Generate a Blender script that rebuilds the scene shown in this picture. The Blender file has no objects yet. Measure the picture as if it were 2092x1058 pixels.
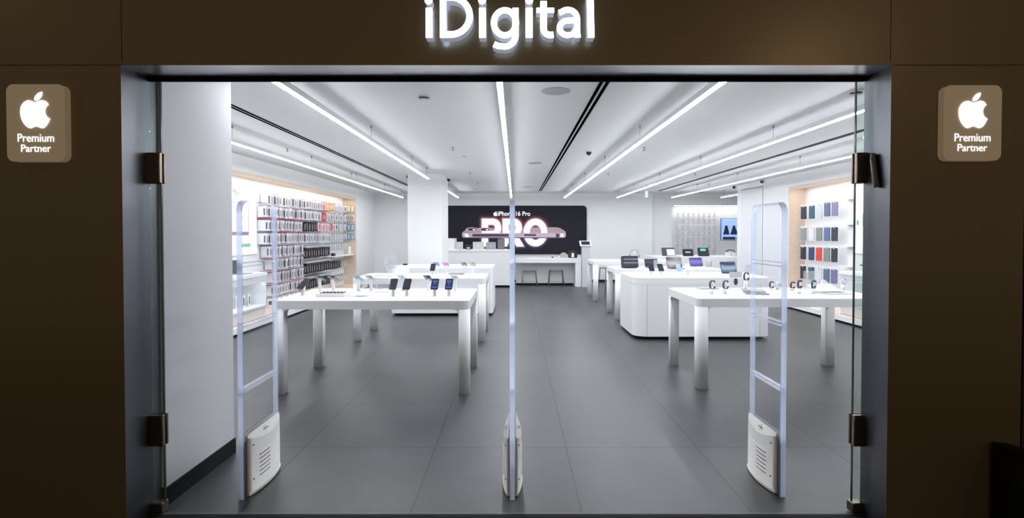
import bpy, bmesh, math, random
from mathutils import Vector, Matrix
random.seed(7)
PI = math.pi
W, H = 2092, 1058
F = 1080.0
TILT = math.radians(1.0)
CX, CY = 1052.0, 496.0
EYE = 1.5
sc = bpy.context.scene
col = sc.collection
# ------------------------------------------------------------ camera
cd = bpy.data.cameras.new('camera'); cam = bpy.data.objects.new('camera', cd); col.objects.link(cam)
cam.location = (0, 0, EYE); cam.rotation_euler = (PI/2 - TILT, 0, 0)
cd.sensor_fit = 'HORIZONTAL'; cd.sensor_width = 36; cd.lens = 36*F/W
cd.shift_x = -(CX - W/2)/W; cd.shift_y = (CY - H/2)/W
cd.clip_start = 0.05; cd.clip_end = 60
sc.camera = cam
# ------------------------------------------------------------ world, exposure
sc.view_settings.view_transform = 'Standard'; sc.view_settings.look = 'None'
sc.view_settings.exposure = 0.0; sc.view_settings.gamma = 1; sc.view_settings.use_curve_mapping = False
world = bpy.data.worlds.new('world'); sc.world = world; world.use_nodes = True
world.node_tree.nodes['Background'].inputs[0].default_value = (0.9, 0.75, 0.55, 1)
world.node_tree.nodes['Background'].inputs[1].default_value = 0.12
STRIP = 63.0      # pendant line lights
COVE = 14.0        # strips hidden in the display alcoves
def mall_lamp(loc, power, size, tgt, color=(1, .8, .55)):
    l = bpy.data.lights.new('mall_downlight', 'SPOT'); l.energy = power; l.shadow_soft_size = size
    l.spot_size = math.radians(110); l.spot_blend = .8; l.color = color
    o = bpy.data.objects.new('mall_downlight', l); col.objects.link(o); o.location = loc
    o.rotation_euler = (Vector(tgt) - Vector(loc)).to_track_quat('-Z', 'Y').to_euler()
mall_lamp((3.8, -2.0, 3.7), 26, .16, (3.0, 1.5, 0))
mall_lamp((-7.5, -.6, 5.2), 22, .2, (-2.6, 2.6, .3))

al = bpy.data.lights.new('facade_fill_light', 'AREA'); al.energy = 38; al.shape = 'RECTANGLE'; al.size = 5; al.size_y = 1.6; al.color = (1, .8, .52)  # unseen area lamp behind the camera, added as fill to brighten the facade
ao = bpy.data.objects.new('facade_fill_light', al); col.objects.link(ao); ao.location = (0, -7, 2.2); ao.rotation_euler = (PI/2-.12, 0, 0)
ct, st = math.cos(TILT), math.sin(TILT)
def at(px, py, Y):
    k = (CY - py)/F
    h = Y*(k*ct - st)/(ct + k*st)
    d = Y*ct - h*st
    return ((px - CX)/F*d, h + EYE)
def gY(py, z):
    k = (CY - py)/F; h = z - EYE
    return h*(ct + k*st)/(k*ct - st)
def on(px, py, z):
    Y = gY(py, z); return (at(px, py, Y)[0], Y, z)
# ------------------------------------------------------------ materials
MATS = {}
def mat(name, c, rough=.5, metal=0.0, emit=0.0, ec=None, noise=.03, scale=30, alpha=1.0, bump=0.0, spec=.5, coat=0.0):
    if name in MATS: return MATS[name]
    m = bpy.data.materials.new(name); m.use_nodes = True; nt = m.node_tree
    b = nt.nodes['Principled BSDF']
    b.inputs['Roughness'].default_value = rough; b.inputs['Metallic'].default_value = metal
    b.inputs['Specular IOR Level'].default_value = spec
    b.inputs['Coat Weight'].default_value = coat
    tc = nt.nodes.new('ShaderNodeTexCoord'); n = nt.nodes.new('ShaderNodeTexNoise'); n.inputs['Scale'].default_value = scale
    nt.links.new(tc.outputs['Object'], n.inputs['Vector'])
    r = nt.nodes.new('ShaderNodeMix'); r.data_type = 'RGBA'
    r.inputs[6].default_value = (*[max(0, v*(1-noise)) for v in c], 1); r.inputs[7].default_value = (*[min(1, v*(1+noise)) for v in c], 1)
    nt.links.new(n.outputs['Fac'], r.inputs[0]); nt.links.new(r.outputs[2], b.inputs['Base Color'])
    if bump:
        bp = nt.nodes.new('ShaderNodeBump'); bp.inputs['Strength'].default_value = bump; bp.inputs['Distance'].default_value = .002
        nt.links.new(n.outputs['Fac'], bp.inputs['Height']); nt.links.new(bp.outputs['Normal'], b.inputs['Normal'])
    if emit:
        b.inputs['Emission Color'].default_value = (*(ec or c), 1); b.inputs['Emission Strength'].default_value = emit
    b.inputs['Alpha'].default_value = alpha
    MATS[name] = m; return m
def glass(name, tint, refl=.08, dif=0.0, dc=(.7, .75, .9)):
    if name in MATS: return MATS[name]
    m = bpy.data.materials.new(name); m.use_nodes = True; nt = m.node_tree; nt.nodes.clear()
    o = nt.nodes.new('ShaderNodeOutputMaterial'); t = nt.nodes.new('ShaderNodeBsdfTransparent'); t.inputs[0].default_value = (*tint, 1)
    g = nt.nodes.new('ShaderNodeBsdfGlossy'); g.inputs['Roughness'].default_value = .03
    lf = nt.nodes.new('ShaderNodeLayerWeight'); lf.inputs[0].default_value = .5
    pw = nt.nodes.new('ShaderNodeMath'); pw.operation = 'POWER'; pw.inputs[1].default_value = 4; nt.links.new(lf.outputs['Facing'], pw.inputs[0])
    lw = nt.nodes.new('ShaderNodeMath'); lw.operation = 'MULTIPLY_ADD'; lw.inputs[1].default_value = .12; lw.inputs[2].default_value = .02; nt.links.new(pw.outputs[0], lw.inputs[0])
    mx = nt.nodes.new('ShaderNodeMixShader'); nt.links.new(lw.outputs[0], mx.inputs[0]); nt.links.new(t.outputs[0], mx.inputs[1]); nt.links.new(g.outputs[0], mx.inputs[2])
    last = mx
    if dif:
        d = nt.nodes.new('ShaderNodeBsdfDiffuse'); d.inputs[0].default_value = (*dc, 1)
        n = nt.nodes.new('ShaderNodeTexNoise'); n.inputs['Scale'].default_value = 4
        mr = nt.nodes.new('ShaderNodeMapRange'); mr.inputs[3].default_value = dif*.8; mr.inputs[4].default_value = dif*1.2
        nt.links.new(n.outputs['Fac'], mr.inputs[0])
        m2 = nt.nodes.new('ShaderNodeMixShader'); nt.links.new(mr.outputs[0], m2.inputs[0]); nt.links.new(mx.outputs[0], m2.inputs[1]); nt.links.new(d.outputs[0], m2.inputs[2]); last = m2
    nt.links.new(last.outputs[0], o.inputs[0]); MATS[name] = m; return m
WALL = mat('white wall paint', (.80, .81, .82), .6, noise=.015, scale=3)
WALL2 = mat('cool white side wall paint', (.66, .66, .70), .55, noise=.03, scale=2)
CEIL = mat('ceiling paint', (.80, .81, .82), .8, noise=.02, scale=2)
WHITE = mat('white lacquer', (.84, .85, .87), .35, noise=.01)
WHITE2 = mat('warm white plastic', (.78, .77, .76), .4, noise=.02)
GREYW = mat('pale grey lacquer', (.60, .62, .66), .4)
LILAC = mat('lilac white', (.72, .71, .78), .4)
BLACK = mat('black plastic', (.012, .012, .014), .35, noise=.1)
DARK = mat('dark charcoal', (.04, .042, .05), .4, noise=.1)
WOOD = mat('pale oak', (.74, .60, .48), .5, noise=.12, scale=14)
ALU = mat('brushed aluminium', (.13, .133, .15), .36, .9, noise=.05, scale=8)
STEEL = mat('polished steel', (.55, .56, .58), .2, 1)
HINGE = mat('aged bronze steel', (.20, .16, .13), .3, .9, noise=.15)
CHROME = mat('thin steel wire', (.35, .36, .38), .3, .8)
SILVER = mat('silver aluminium', (.62, .62, .63), .35, .6)
SPACE = mat('space grey aluminium', (.30, .31, .34), .35, .6)
KICK = mat('black skirting', (.012, .012, .014), .7, spec=.2)
SCREEN = mat('dark phone screen', (.015, .02, .03), .08, noise=.2)
NAVY = mat('navy phone screen', (.012, .02, .07), .15, emit=.12, ec=(.05, .09, .30))
LINE = mat('line light diffuser', (.95, .97, 1), .5, emit=STRIP, ec=(.93, .965, 1.0))
COVEM = mat('cove light strip', (1, .98, .95), .5, emit=COVE, ec=(1, .96, .90))
GLASS = glass('clear greenish glass', (.93, .975, .96), dif=.04, dc=(.7, .85, .85))
ACRY = glass('clear acrylic sheet', (.975, .98, .99), dif=.03)
def acrylic_edge(name, tr):
    m = bpy.data.materials.new(name); m.use_nodes = True; nt = m.node_tree; nt.nodes.clear()
    o = nt.nodes.new('ShaderNodeOutputMaterial'); t = nt.nodes.new('ShaderNodeBsdfTransparent'); t.inputs[0].default_value = (.93, .95, 1, 1)
    d = nt.nodes.new('ShaderNodeBsdfTranslucent'); n = nt.nodes.new('ShaderNodeTexNoise'); n.inputs['Scale'].default_value = 3
    r = nt.nodes.new('ShaderNodeMix'); r.data_type = 'RGBA'; r.inputs[6].default_value = (.74, .82, 1, 1); r.inputs[7].default_value = (.84, .90, 1, 1)
    nt.links.new(n.outputs['Fac'], r.inputs[0]); nt.links.new(r.outputs[2], d.inputs[0])
    mx = nt.nodes.new('ShaderNodeMixShader'); mx.inputs[0].default_value = tr; nt.links.new(t.outputs[0], mx.inputs[1]); nt.links.new(d.outputs[0], mx.inputs[2]); nt.links.new(mx.outputs[0], o.inputs[0])
    return m
EDGE = acrylic_edge('lit acrylic edge', .62); EDGE3 = acrylic_edge('side acrylic edge', .28)
EDGE2 = mat('clear acrylic edge', (.75, .80, .95), .2, alpha=.55, noise=.05)
# floor
def floor_mat():
    m = bpy.data.materials.new('grey stone tiles'); m.use_nodes = True; nt = m.node_tree; b = nt.nodes['Principled BSDF']
    tc = nt.nodes.new('ShaderNodeTexCoord'); mp = nt.nodes.new('ShaderNodeMapping')
    TY = gY(914, 0); TX = at(889, 914, TY)[0]; SX = (at(1159, 914, TY)[0] - at(624, 914, TY)[0])/2; SY = (gY(768, 0) - TY)/2
    mp.inputs['Location'].default_value = (-TX, -TY, 0); nt.links.new(tc.outputs['Object'], mp.inputs[0])
    br = nt.nodes.new('ShaderNodeTexBrick'); br.offset = 0; br.squash = 1
    br.inputs['Scale'].default_value = 1; br.inputs['Brick Width'].default_value = SX; br.inputs['Row Height'].default_value = SY
    br.inputs['Mortar Size'].default_value = .0055; br.inputs['Mortar Smooth'].default_value = .1; br.inputs['Bias'].default_value = 0
    br.inputs['Color1'].default_value = (.042, .044, .048, 1); br.inputs['Color2'].default_value = (.054, .056, .060, 1); br.inputs['Mortar'].default_value = (.012, .012, .013, 1)
    nt.links.new(mp.outputs[0], br.inputs['Vector'])
    n = nt.nodes.new('ShaderNodeTexNoise'); n.inputs['Scale'].default_value = 2.2; n.inputs['Detail'].default_value = 9; n.inputs['Roughness'].default_value = .65
    nt.links.new(tc.outputs['Object'], n.inputs['Vector'])
    mr = nt.nodes.new('ShaderNodeMapRange'); mr.inputs[1].default_value = .3; mr.inputs[2].default_value = .7; mr.inputs[3].default_value = .7; mr.inputs[4].default_value = 1.3
    nt.links.new(n.outputs['Fac'], mr.inputs[0])
    mul = nt.nodes.new('ShaderNodeVectorMath'); mul.operation = 'SCALE'; nt.links.new(br.outputs['Color'], mul.inputs[0]); nt.links.new(mr.outputs[0], mul.inputs['Scale'])
    nt.links.new(mul.outputs[0], b.inputs['Base Color'])
    r2 = nt.nodes.new('ShaderNodeMapRange'); r2.inputs[3].default_value = .36; r2.inputs[4].default_value = .48; b.inputs['Specular IOR Level'].default_value = .6; nt.links.new(n.outputs['Fac'], r2.inputs[0]); nt.links.new(r2.outputs[0], b.inputs['Roughness'])
    bp = nt.nodes.new('ShaderNodeBump'); bp.inputs['Strength'].default_value = .25; bp.inputs['Distance'].default_value = .003
    nt.links.new(n.outputs['Fac'], bp.inputs['Height']); nt.links.new(bp.outputs[0], b.inputs['Normal'])
    return m
FLOOR = floor_mat()
def bronze_mat():
    m = bpy.data.materials.new('brushed bronze panel'); m.use_nodes = True; nt = m.node_tree; b = nt.nodes['Principled BSDF']
    tc = nt.nodes.new('ShaderNodeTexCoord'); mp = nt.nodes.new('ShaderNodeMapping'); mp.inputs['Scale'].default_value = (3, 3, 300)
    n = nt.nodes.new('ShaderNodeTexNoise'); n.inputs['Scale'].default_value = 1; n.inputs['Detail'].default_value = 3
    nt.links.new(tc.outputs['Object'], mp.inputs[0]); nt.links.new(mp.outputs[0], n.inputs['Vector'])
    r = nt.nodes.new('ShaderNodeMix'); r.data_type = 'RGBA'; r.inputs[6].default_value = (.22, .165, .095, 1); r.inputs[7].default_value = (.26, .195, .11, 1)
    nt.links.new(n.outputs['Fac'], r.inputs[0]); nt.links.new(r.outputs[2], b.inputs['Base Color'])
    b.inputs['Metallic'].default_value = .45; b.inputs['Roughness'].default_value = .33
    return m
BRONZE = bronze_mat()
# ------------------------------------------------------------ mesh builder
class MB:
    def __init__(s): s.bm = bmesh.new(); s.mi = 0; s.M = Matrix.Identity(4)
    def v(s, p): return s.bm.verts.new(s.M @ Vector(p))
    def f(s, vs):
        try: f = s.bm.faces.new(vs); f.material_index = s.mi; return f
        except ValueError: return None
    def box(s, x0, x1, y0, y1, z0, z1, bev=0, seg=2):
        if x0 > x1: x0, x1 = x1, x0
        vs = [s.v((x, y, z)) for x in (x0, x1) for y in (y0, y1) for z in (z0, z1)]
        fs = [s.f([vs[i] for i in q]) for q in ((0, 1, 3, 2), (4, 6, 7, 5), (0, 4, 5, 1), (2, 3, 7, 6), (0, 2, 6, 4), (1, 5, 7, 3))]
        if bev:
            es = list({e for f in fs for e in f.edges})
            r = bmesh.ops.bevel(s.bm, geom=es, offset=bev, segments=seg, affect='EDGES', profile=.5, clamp_overlap=True)
            for f in r['faces']: f.material_index = s.mi; f.smooth = True
        return s
    def prism(s, pts, a0, a1, ax='z', bev=0, smooth=False):
        def P(u, w, a): return {'z': (u, w, a), 'y': (u, a, w), 'x': (a, u, w)}[ax]
        A = [s.v(P(u, w, a0)) for u, w in pts]; B = [s.v(P(u, w, a1)) for u, w in pts]
        n = len(pts); s.f(A[::-1]); top = s.f(B)
        for i in range(n):
            f = s.f([A[i], A[(i+1) % n], B[(i+1) % n], B[i]])
            if f and smooth: f.smooth = True
        if bev and top:
            r = bmesh.ops.bevel(s.bm, geom=list(top.edges), offset=bev, segments=3, affect='EDGES', profile=.5)
            for f in r['faces']: f.material_index = s.mi; f.smooth = True
        return s
    def cyl(s, p0, p1, r0, r1=None, n=16, cap=True):
        r1 = r0 if r1 is None else r1; p0 = Vector(p0); p1 = Vector(p1); d = (p1-p0).normalized()
        a = d.orthogonal().normalized(); b = d.cross(a)
        A = [s.v(p0 + (a*math.cos(2*PI*i/n) + b*math.sin(2*PI*i/n))*r0) for i in range(n)]
        B = [s.v(p1 + (a*math.cos(2*PI*i/n) + b*math.sin(2*PI*i/n))*r1) for i in range(n)]
        for i in range(n):
            f = s.f([A[i], A[(i+1) % n], B[(i+1) % n], B[i]])
            if f: f.smooth = True
        if cap: s.f(A[::-1]); s.f(B)
        return s
    def tube(s, pts, r, n=8, closed=False, flat=1.0):
        pts = [Vector(p) for p in pts]; N = len(pts); rings = []; prev = None
        for i, p in enumerate(pts):
            if closed: d = pts[(i+1) % N] - pts[i-1]
            else: d = pts[min(i+1, N-1)] - pts[max(i-1, 0)]
            d.normalize()
            a = d.orthogonal().normalized() if prev is None else (prev - d*prev.dot(d)).normalized()
            prev = a; b = d.cross(a)
            rings.append([s.v(p + a*math.cos(2*PI*k/n)*r + b*math.sin(2*PI*k/n)*r*flat) for k in range(n)])
        for i in range(N if closed else N-1):
            A, B = rings[i], rings[(i+1) % N]
            for k in range(n):
                f = s.f([A[k], A[(k+1) % n], B[(k+1) % n], B[k]])
                if f: f.smooth = True
        if not closed: s.f(rings[0][::-1]); s.f(rings[-1])
        return s
    def lathe(s, prof, n=24, c=(0, 0, 0)):
        R = []
        for r, z in prof: R.append([s.v((c[0]+r*math.cos(2*PI*k/n), c[1]+r*math.sin(2*PI*k/n), c[2]+z)) for k in range(n)])
        for i in range(len(R)-1):
            for k in range(n):
                f = s.f([R[i][k], R[i][(k+1) % n], R[i+1][(k+1) % n], R[i+1][k]])
                if f: f.smooth = True
        s.f(R[0][::-1]); s.f(R[-1]); return s
    def mesh(s, name):
        bmesh.ops.recalc_face_normals(s.bm, faces=s.bm.faces)
        m = bpy.data.meshes.new(name); s.bm.to_mesh(m); s.bm.free(); return m
def rrect(x0, x1, y0, y1, r, n=6, corners=(1, 1, 1, 1)):
    out = []
    for k, (cx, cy, a) in enumerate(((x1-r, y1-r, 0), (x0+r, y1-r, 90), (x0+r, y0+r, 180), (x1-r, y0+r, 270))):
        if corners[k]:
            for i in range(n+1):
                t = math.radians(a + 90*i/n); out.append((cx+r*math.cos(t), cy+r*math.sin(t)))
        else: out.append(((x1, y1), (x0, y1), (x0, y0), (x1, y0))[k])
    return out
def obj(name, mb, m, parent=None, loc=None, label=None):
    me = mb.mesh(name) if isinstance(mb, MB) else mb
    for q in (m if isinstance(m, (list, tuple)) else [m]): me.materials.append(q)
    o = bpy.data.objects.new(name, me); col.objects.link(o)
    if parent is not None: o.parent = parent
    if loc is not None: o.location = loc
    if label: o['label'] = label
    return o
def tag(o, label, cat, group=None):
    o['label'] = label; o['category'] = cat
    if group: o['group'] = group
    return o
def thing(name, label, cat, loc=(0, 0, 0), rz=0, group=None):
    o = bpy.data.objects.new(name, None); o.empty_display_size = .1; col.objects.link(o); o.location = loc; o.rotation_euler = (0, 0, rz)
    return tag(o, label, cat, group)
def struct(name, mb, m):
    o = obj(name, mb, m); o['kind'] = 'structure'; return o
def copy_tree(o, parent=None):
    c = o.copy(); col.objects.link(c)
    if parent is not None: c.parent = parent
    for ch in list(o.children): copy_tree(ch, c)
    return c
def dup(o, loc, label=None, group=None, rz=None):
    c = copy_tree(o); c.location = loc
    if rz is not None: c.rotation_euler = (0, 0, rz)
    if label: c['label'] = label
    if group: c['group'] = group
    return c
def text_mesh(s, height=None, width=None, extrude=.0, offset=0.0, spacing=1.0, upper=False):
    cu = bpy.data.curves.new('lettering', 'FONT'); cu.body = s; cu.size = 1; cu.extrude = 0; cu.offset = offset; cu.space_character = spacing
    o = bpy.data.objects.new('lettering', cu); col.objects.link(o)
    me = bpy.data.meshes.new_from_object(o.evaluated_get(bpy.context.evaluated_depsgraph_get()))
    bpy.data.objects.remove(o); bpy.data.curves.remove(cu)
    xs = [v.co.x for v in me.vertices]; ys = [v.co.y for v in me.vertices]
    w = max(xs)-min(xs); h = max(ys)-min(ys); cx = (max(xs)+min(xs))/2; cy = (max(ys)+min(ys))/2
    sx = (width/w) if width else height/h; sy = (height/h) if height else sx
    bm = bmesh.new(); bm.from_mesh(me)
    for v in bm.verts: v.co = Vector(((v.co.x-cx)*sx, 0, (v.co.y-cy)*sy))
    if extrude:
        r = bmesh.ops.extrude_face_region(bm, geom=list(bm.faces))
        for g in r['geom']:
            if isinstance(g, bmesh.types.BMVert): g.co.y -= extrude
        bmesh.ops.recalc_face_normals(bm, faces=bm.faces)
    else:
        for f in bm.faces:
            if f.normal.y > 0: f.normal_flip()
    bm.to_mesh(me); bm.free(); return me
# ============================================================ THE SETTING
ZF, ZD = 2.62, 2.82
XL = at(250, 400, ZF)[0]; XR = at(1818, 400, ZF)[0]; ZT = at(1000, 133, ZF)[1]
CEILZ = 2.75; BACK = 16.4
XWL, XWR = -4.36, 5.8
struct('floor', MB().box(-9, 9.5, -4, 18, -.12, 0), FLOOR)
struct('ceiling', MB().box(-5, 9.4, ZD+.08, 17.4, CEILZ, CEILZ+.2), CEIL)
# facade of bronze panels with open joints, one mesh
g = .0016; xs1 = at(248, 60, ZF)[0]; xs2 = at(1820, 60, ZF)[0]
fb = MB()
for (a, b_, c, d) in ((-4.2, XL, 0, ZT-g), (-4.2, xs1-g, ZT+g, 4.0), (xs1+g, xs2-g, ZT, 4.0), (xs2+g, 2.52, ZT+g, 4.0), (XR, 2.52, 0, ZT-g)):
    fb.box(a, b_, ZF, ZF+.002, c, d)
struct('wall_front', fb, BRONZE)
struct('wall_front_side', MB().box(2.53, 4.6, ZF-.0, ZF+.03, 0, 4.0), mat('dark brown side panel', (.05, .035, .02), .5))
sb = MB().box(-4.2, XL-.02, ZF+.012, ZD+.06, 0, 4.0).box(XR+.02, 4.6, ZF+.012, ZD, 0, 4.0).box(XL-.02, XR+.02, ZF+.012, ZD+.06, ZT+.02, 4.0)
struct('wall_front_core', sb, KICK)
# aluminium reveal
struct('trim_1', MB().box(XL-.018, XL, ZF+.002, ZD+.06, 0, ZT), ALU)
struct('trim_2', MB().box(XR, XR+.018, ZF+.002, ZD, 0, ZT), ALU)
struct('trim_3', MB().box(XL, XR, ZF+.002, ZD+.04, ZT, ZT+.018), mat('soffit metal with painted light', (.62, .63, .66), .3, .9, noise=.05, scale=3))  # jamb metal in a lighter colour, standing in for floor light it reflects
struct('trim_4', MB().box(XL, XR, ZD-.008, ZD+.014, ZT-.022, ZT), mat('matt black header', (.006, .006, .006), .9, spec=.1))
struct('trim_5', MB().box(XL, XR, ZD-.02, ZD-.005, 0, .002), mat('dull threshold metal', (.14, .14, .15), .6, .4))
struct('floor_mall', MB().box(-6, 6, -4, gY(1052, 0), 0, .001), mat('dark mall floor', (.02, .02, .02), .8, spec=.1))
# room walls
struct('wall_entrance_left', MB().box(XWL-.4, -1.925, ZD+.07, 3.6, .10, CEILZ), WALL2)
struct('baseboard_left', MB().box(XWL-.4, -1.915, ZD+.065, 3.605, 0, .10), KICK)
struct('wall_entrance_right', MB().box(2.45, XWR+.5, ZD+.10, 3.0, 0, CEILZ), WALL)
LN0, LN1 = 5.0, 14.5; NT = 2.49
wl = MB().box(XWL-.5, XWL, 3.6, LN0, 0, CEILZ).box(XWL-.5, XWL, LN1, BACK, 0, CEILZ).box(XWL-.5, XWL, LN0, LN1, NT+.001, CEILZ)
struct('wall_left', wl, WALL)
RN0, RN1 = 4.2, 11.2
wr = MB().box(XWR, XWR+.5, 3.0, RN0, 0, CEILZ).box(XWR, XWR+.5, RN1, 13.8, 0, CEILZ).box(XWR, XWR+.5, RN0, RN1, NT+.001, CEILZ)
struct('wall_right', wr, WALL)
struct('wall_right_far', MB().box(8.6, 8.8, 13.2, 17.2, 0, CEILZ).box(6.3, 8.7, 13.2, 13.3, 0, CEILZ), WALL)
struct('wall_back', MB().box(XWL-.5, 4.26, BACK, BACK+.2, 0, CEILZ), WALL)
struct('wall_back_right', MB().box(4.26, 4.9, BACK+.12, BACK+.5, 0, CEILZ).box(4.9, 8.7, BACK+.12, BACK+.5, 2.38, CEILZ).box(4.9, 8.7, BACK+.45, BACK+.6, 0, 2.38), WALL)
struct('baseboard_back', MB().box(XWL, 4.9, BACK-.012, BACK, 0, .07), KICK)
# flush door in the right wall
dy0, dy1 = 12.38, 13.53
db = MB().box(XWR-.006, XWR, dy0+.01, dy1-.01, .01, 2.6)
d1 = struct('door_1', db, mat('flush door paint', (.76, .77, .79), .5))
obj('door_frame', MB().box(XWR-.003, XWR+.001, dy0, dy0+.012, 0, 2.61).box(XWR-.003, XWR+.001, dy1-.012, dy1, 0, 2.61).box(XWR-.003, XWR+.001, dy0, dy1, 2.6, 2.615), DARK, d1)
# column
cA = gY(355, CEILZ); cxl = at(833, 450, cA)[0]; cxr = at(902.5, 450, cA)[0]
struct('trim_6', MB().box(cxl, cxr, cA, cA+1.05, 0, CEILZ), WALL)

# ============================================================ DISPLAY ALCOVES
def liner(sgn, X0, X1, n0, n1, top, r=.10, t=.03):
    # wood liner: top and far end with a rounded corner, as a profile in the Y-Z plane
    out = [(n0, top), (n1-r, top)] + [(n1-r+r*math.sin(a), top-r+r*math.cos(a)) for a in [PI/2*i/6 for i in range(1, 7)]] + [(n1, .02)]
    ri = r-t
    inn = [(n1-t, .02)] + [(n1-r+ri*math.sin(a), top-r+ri*math.cos(a)) for a in [PI/2*i/6 for i in range(6, -1, -1)]] + [(n0, top-t)]
    return MB().prism(out+inn, min(X0, X1), max(X0, X1), 'x')
TRIM = [10]
def trim(mb, m):
    TRIM[0] += 1; return struct('trim_%d' % TRIM[0], mb, m)
def alcove(sgn, XW, n0, n1, side, depth=.33):
    trim(liner(sgn, XW+sgn*depth, XW-sgn*.012, n0, n1, NT), WOOD)
    trim(MB().box(XW-sgn*.012, XW+sgn*.01, n0, n1-.1, NT-.075, NT-.028), WOOD)
    struct('wall_%s_alcove' % side, MB().box(XW+sgn*depth, XW+sgn*(depth+.05), n0, n1, .02, NT), WHITE)
    tag(obj('cove_light', MB().box(-.03, .03, -(n1-n0)/2+.1, (n1-n0)/2-.2, -.005, 0), COVEM, loc=(XW+sgn*.055, (n0+n1)/2, NT-.031)), 'glowing light strip hidden under the top of the %s wall alcove' % side, 'light')
    trim(MB().box(XW+sgn*depth, XW-sgn*.29, n0, n1, .035, .12), WOOD)
    trim(MB().box(XW-sgn*.29, XW-sgn*.315, n0, n1, .035, .122), WHITE)
    trim(MB().box(XW+sgn*depth, XW-sgn*.27, n0, n1, 0, .035), KICK)
alcove(-1, XWL, LN0, LN1, 'left')
alcove(1, XWR, RN0, RN1, 'right')
# alcove in the back wall
struct('wall_back_alcove', MB().box(4.9, 8.6, BACK+.438, BACK+.449, .3, 2.36), WHITE)
tag(obj('cove_light', MB().box(-1.8, 1.8, -.03, .03, -.008, 0), COVEM, loc=(6.8, BACK+.2, 2.379)), 'glowing light strip hidden under the top of the back wall alcove', 'light')

def side_counter(XW, sgn, y0, y1, label):
    r = thing('wall_counter', label, 'counter', (XW-sgn*.1, (y0+y1)/2, .122)); L = (y1-y0)/2
    xo = -sgn*.12; xi = sgn*.4; z = -.122
    obj('worktop', MB().box(xi, xo, -L, L, .80+z, .86+z, .006), WHITE, r)
    obj('back_board', MB().box(xi, xi-sgn*.03, -L, L, .01, .80+z), WHITE, r)
    obj('end_panel', MB().box(xi, xo+sgn*.02, L-.03, L, 0, .80+z), WHITE, r)
    obj('end_panel', MB().box(xi, xo+sgn*.02, -L, -L+.03, 0, .80+z), WHITE, r)
    obj('fascia', MB().box(xo+sgn*.01, xo+sgn*.03, -L+.03, L-.03, .70+z, .80+z), GREYW, r)
    obj('light_strip', MB().box(xo+sgn*.05, xo+sgn*.07, -L+.05, L-.05, .694+z, .70+z), mat('under counter light', (1, 1, 1), .5, emit=9, ec=(.95, 1, .98)), r, label='glowing strip under the worktop')
    obj('shelf', MB().box(xi-sgn*.03, xo, -L+.03, L-.03, .30+z, .325+z), WHITE, r)
    obj('drawer_front', MB().box(xo+sgn*.02, xo+sgn*.04, -L+.03, L-.03, .005, .295+z), mat('beige drawer front', (.66, .60, .57), .5), r)
    return r
side_counter(XWL, -1, 6.3, 8.83, 'white wall counter with open shelf in the left alcove')
side_counter(XWR, 1, 6.3, 9.1, 'white wall counter in the right alcove behind the glass')
# items on the left counter shelf
for i, yy in enumerate((7.72, 7.9, 8.08, 8.26, 8.46, 8.64)):
    if i == 0:
        b = MB().box(-.05, .05, -.02, .02, 0, .19); b.mi = 1; b.box(.0503, .052, -.008, .008, .03, .15)
        o = obj('strap_box', b, [WHITE, DARK])
    else: o = o.copy()
    if i == 0:
        tag(o, 'narrow white strap box on the open shelf of the left wall counter', 'box', 'strap boxes on the left counter shelf')
    else: col.objects.link(o)
    o.location = (XWL-.02, yy, .3255); o.rotation_euler = (0, 0, -.5)

# lightboxes
def lightbox(XW, sgn, y0, y1, z0, z1, label):
    r = thing('lightbox', label, 'sign', (XW, (y0+y1)/2, (z0+z1)/2)); L = (y1-y0)/2; hh = (z1-z0)/2
    obj('frame', MB().box(0, -sgn*.03, -L, L, -hh, hh, .004), WHITE, r)
    obj('lit_panel', MB().box(-sgn*.03, -sgn*.033, -L+.01, L-.01, -hh+.01, hh-.01), mat('backlit fabric', (.9, .93, .95), .6, emit=.55, ec=(.93, .98, 1)), r)
    return r
lb = lightbox(XWL-.33, -1, 7.0, 9.55, 1.13, 2.27, 'backlit white poster panel with a desktop computer picture above left counter')
yo = 8.275; zo = 1.70
def lbx(y0, y1, z0, z1, m, name, t=.036, lab=None): obj(name, MB().box(.033, t, y0-yo, y1-yo, z0-zo, z1-zo), m, lb, label=lab)
lbx(8.35, 9.25, 1.47, 2.03, mat('picture frame purple', (.35, .22, .38), .4), 'printed_monitor', .035)
lbx(8.37, 9.23, 1.53, 2.02, mat('pale pink print', (.85, .78, .83), .5, emit=.3), 'printed_screen', .037)
lbx(8.50, 8.62, 1.72, 1.95, mat('printed grey', (.4, .4, .42), .5), 'printed_figure', .038)
lbx(8.55, 8.70, 1.60, 1.70, mat('printed mint', (.35, .55, .45), .5), 'printed_chart', .038)
lbx(9.0, 9.3, 1.27, 1.33, mat('print green', (.25, .62, .42), .5), 'printed_button', .036)
tm = text_mesh('Mac', height=.09); t_ = obj('lettering', tm, DARK, lb, (.038, 8.83-yo, 2.19-zo)); t_.rotation_euler = (0, 0, PI/2)
rb = lightbox(XWR+.33, 1, 7.4, 9.5, 1.14, 2.27, 'backlit white poster panel seen through the glass on the right')
obj('printed_figure', MB().box(-.036, -.034, .72, .82, -.07, .14), mat('print purple grey', (.3, .24, .34), .5), rb)
obj('printed_icon', MB().box(-.036, -.034, .93, .98, -.05, .03), mat('print teal', (.15, .4, .4), .5), rb)

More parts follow.
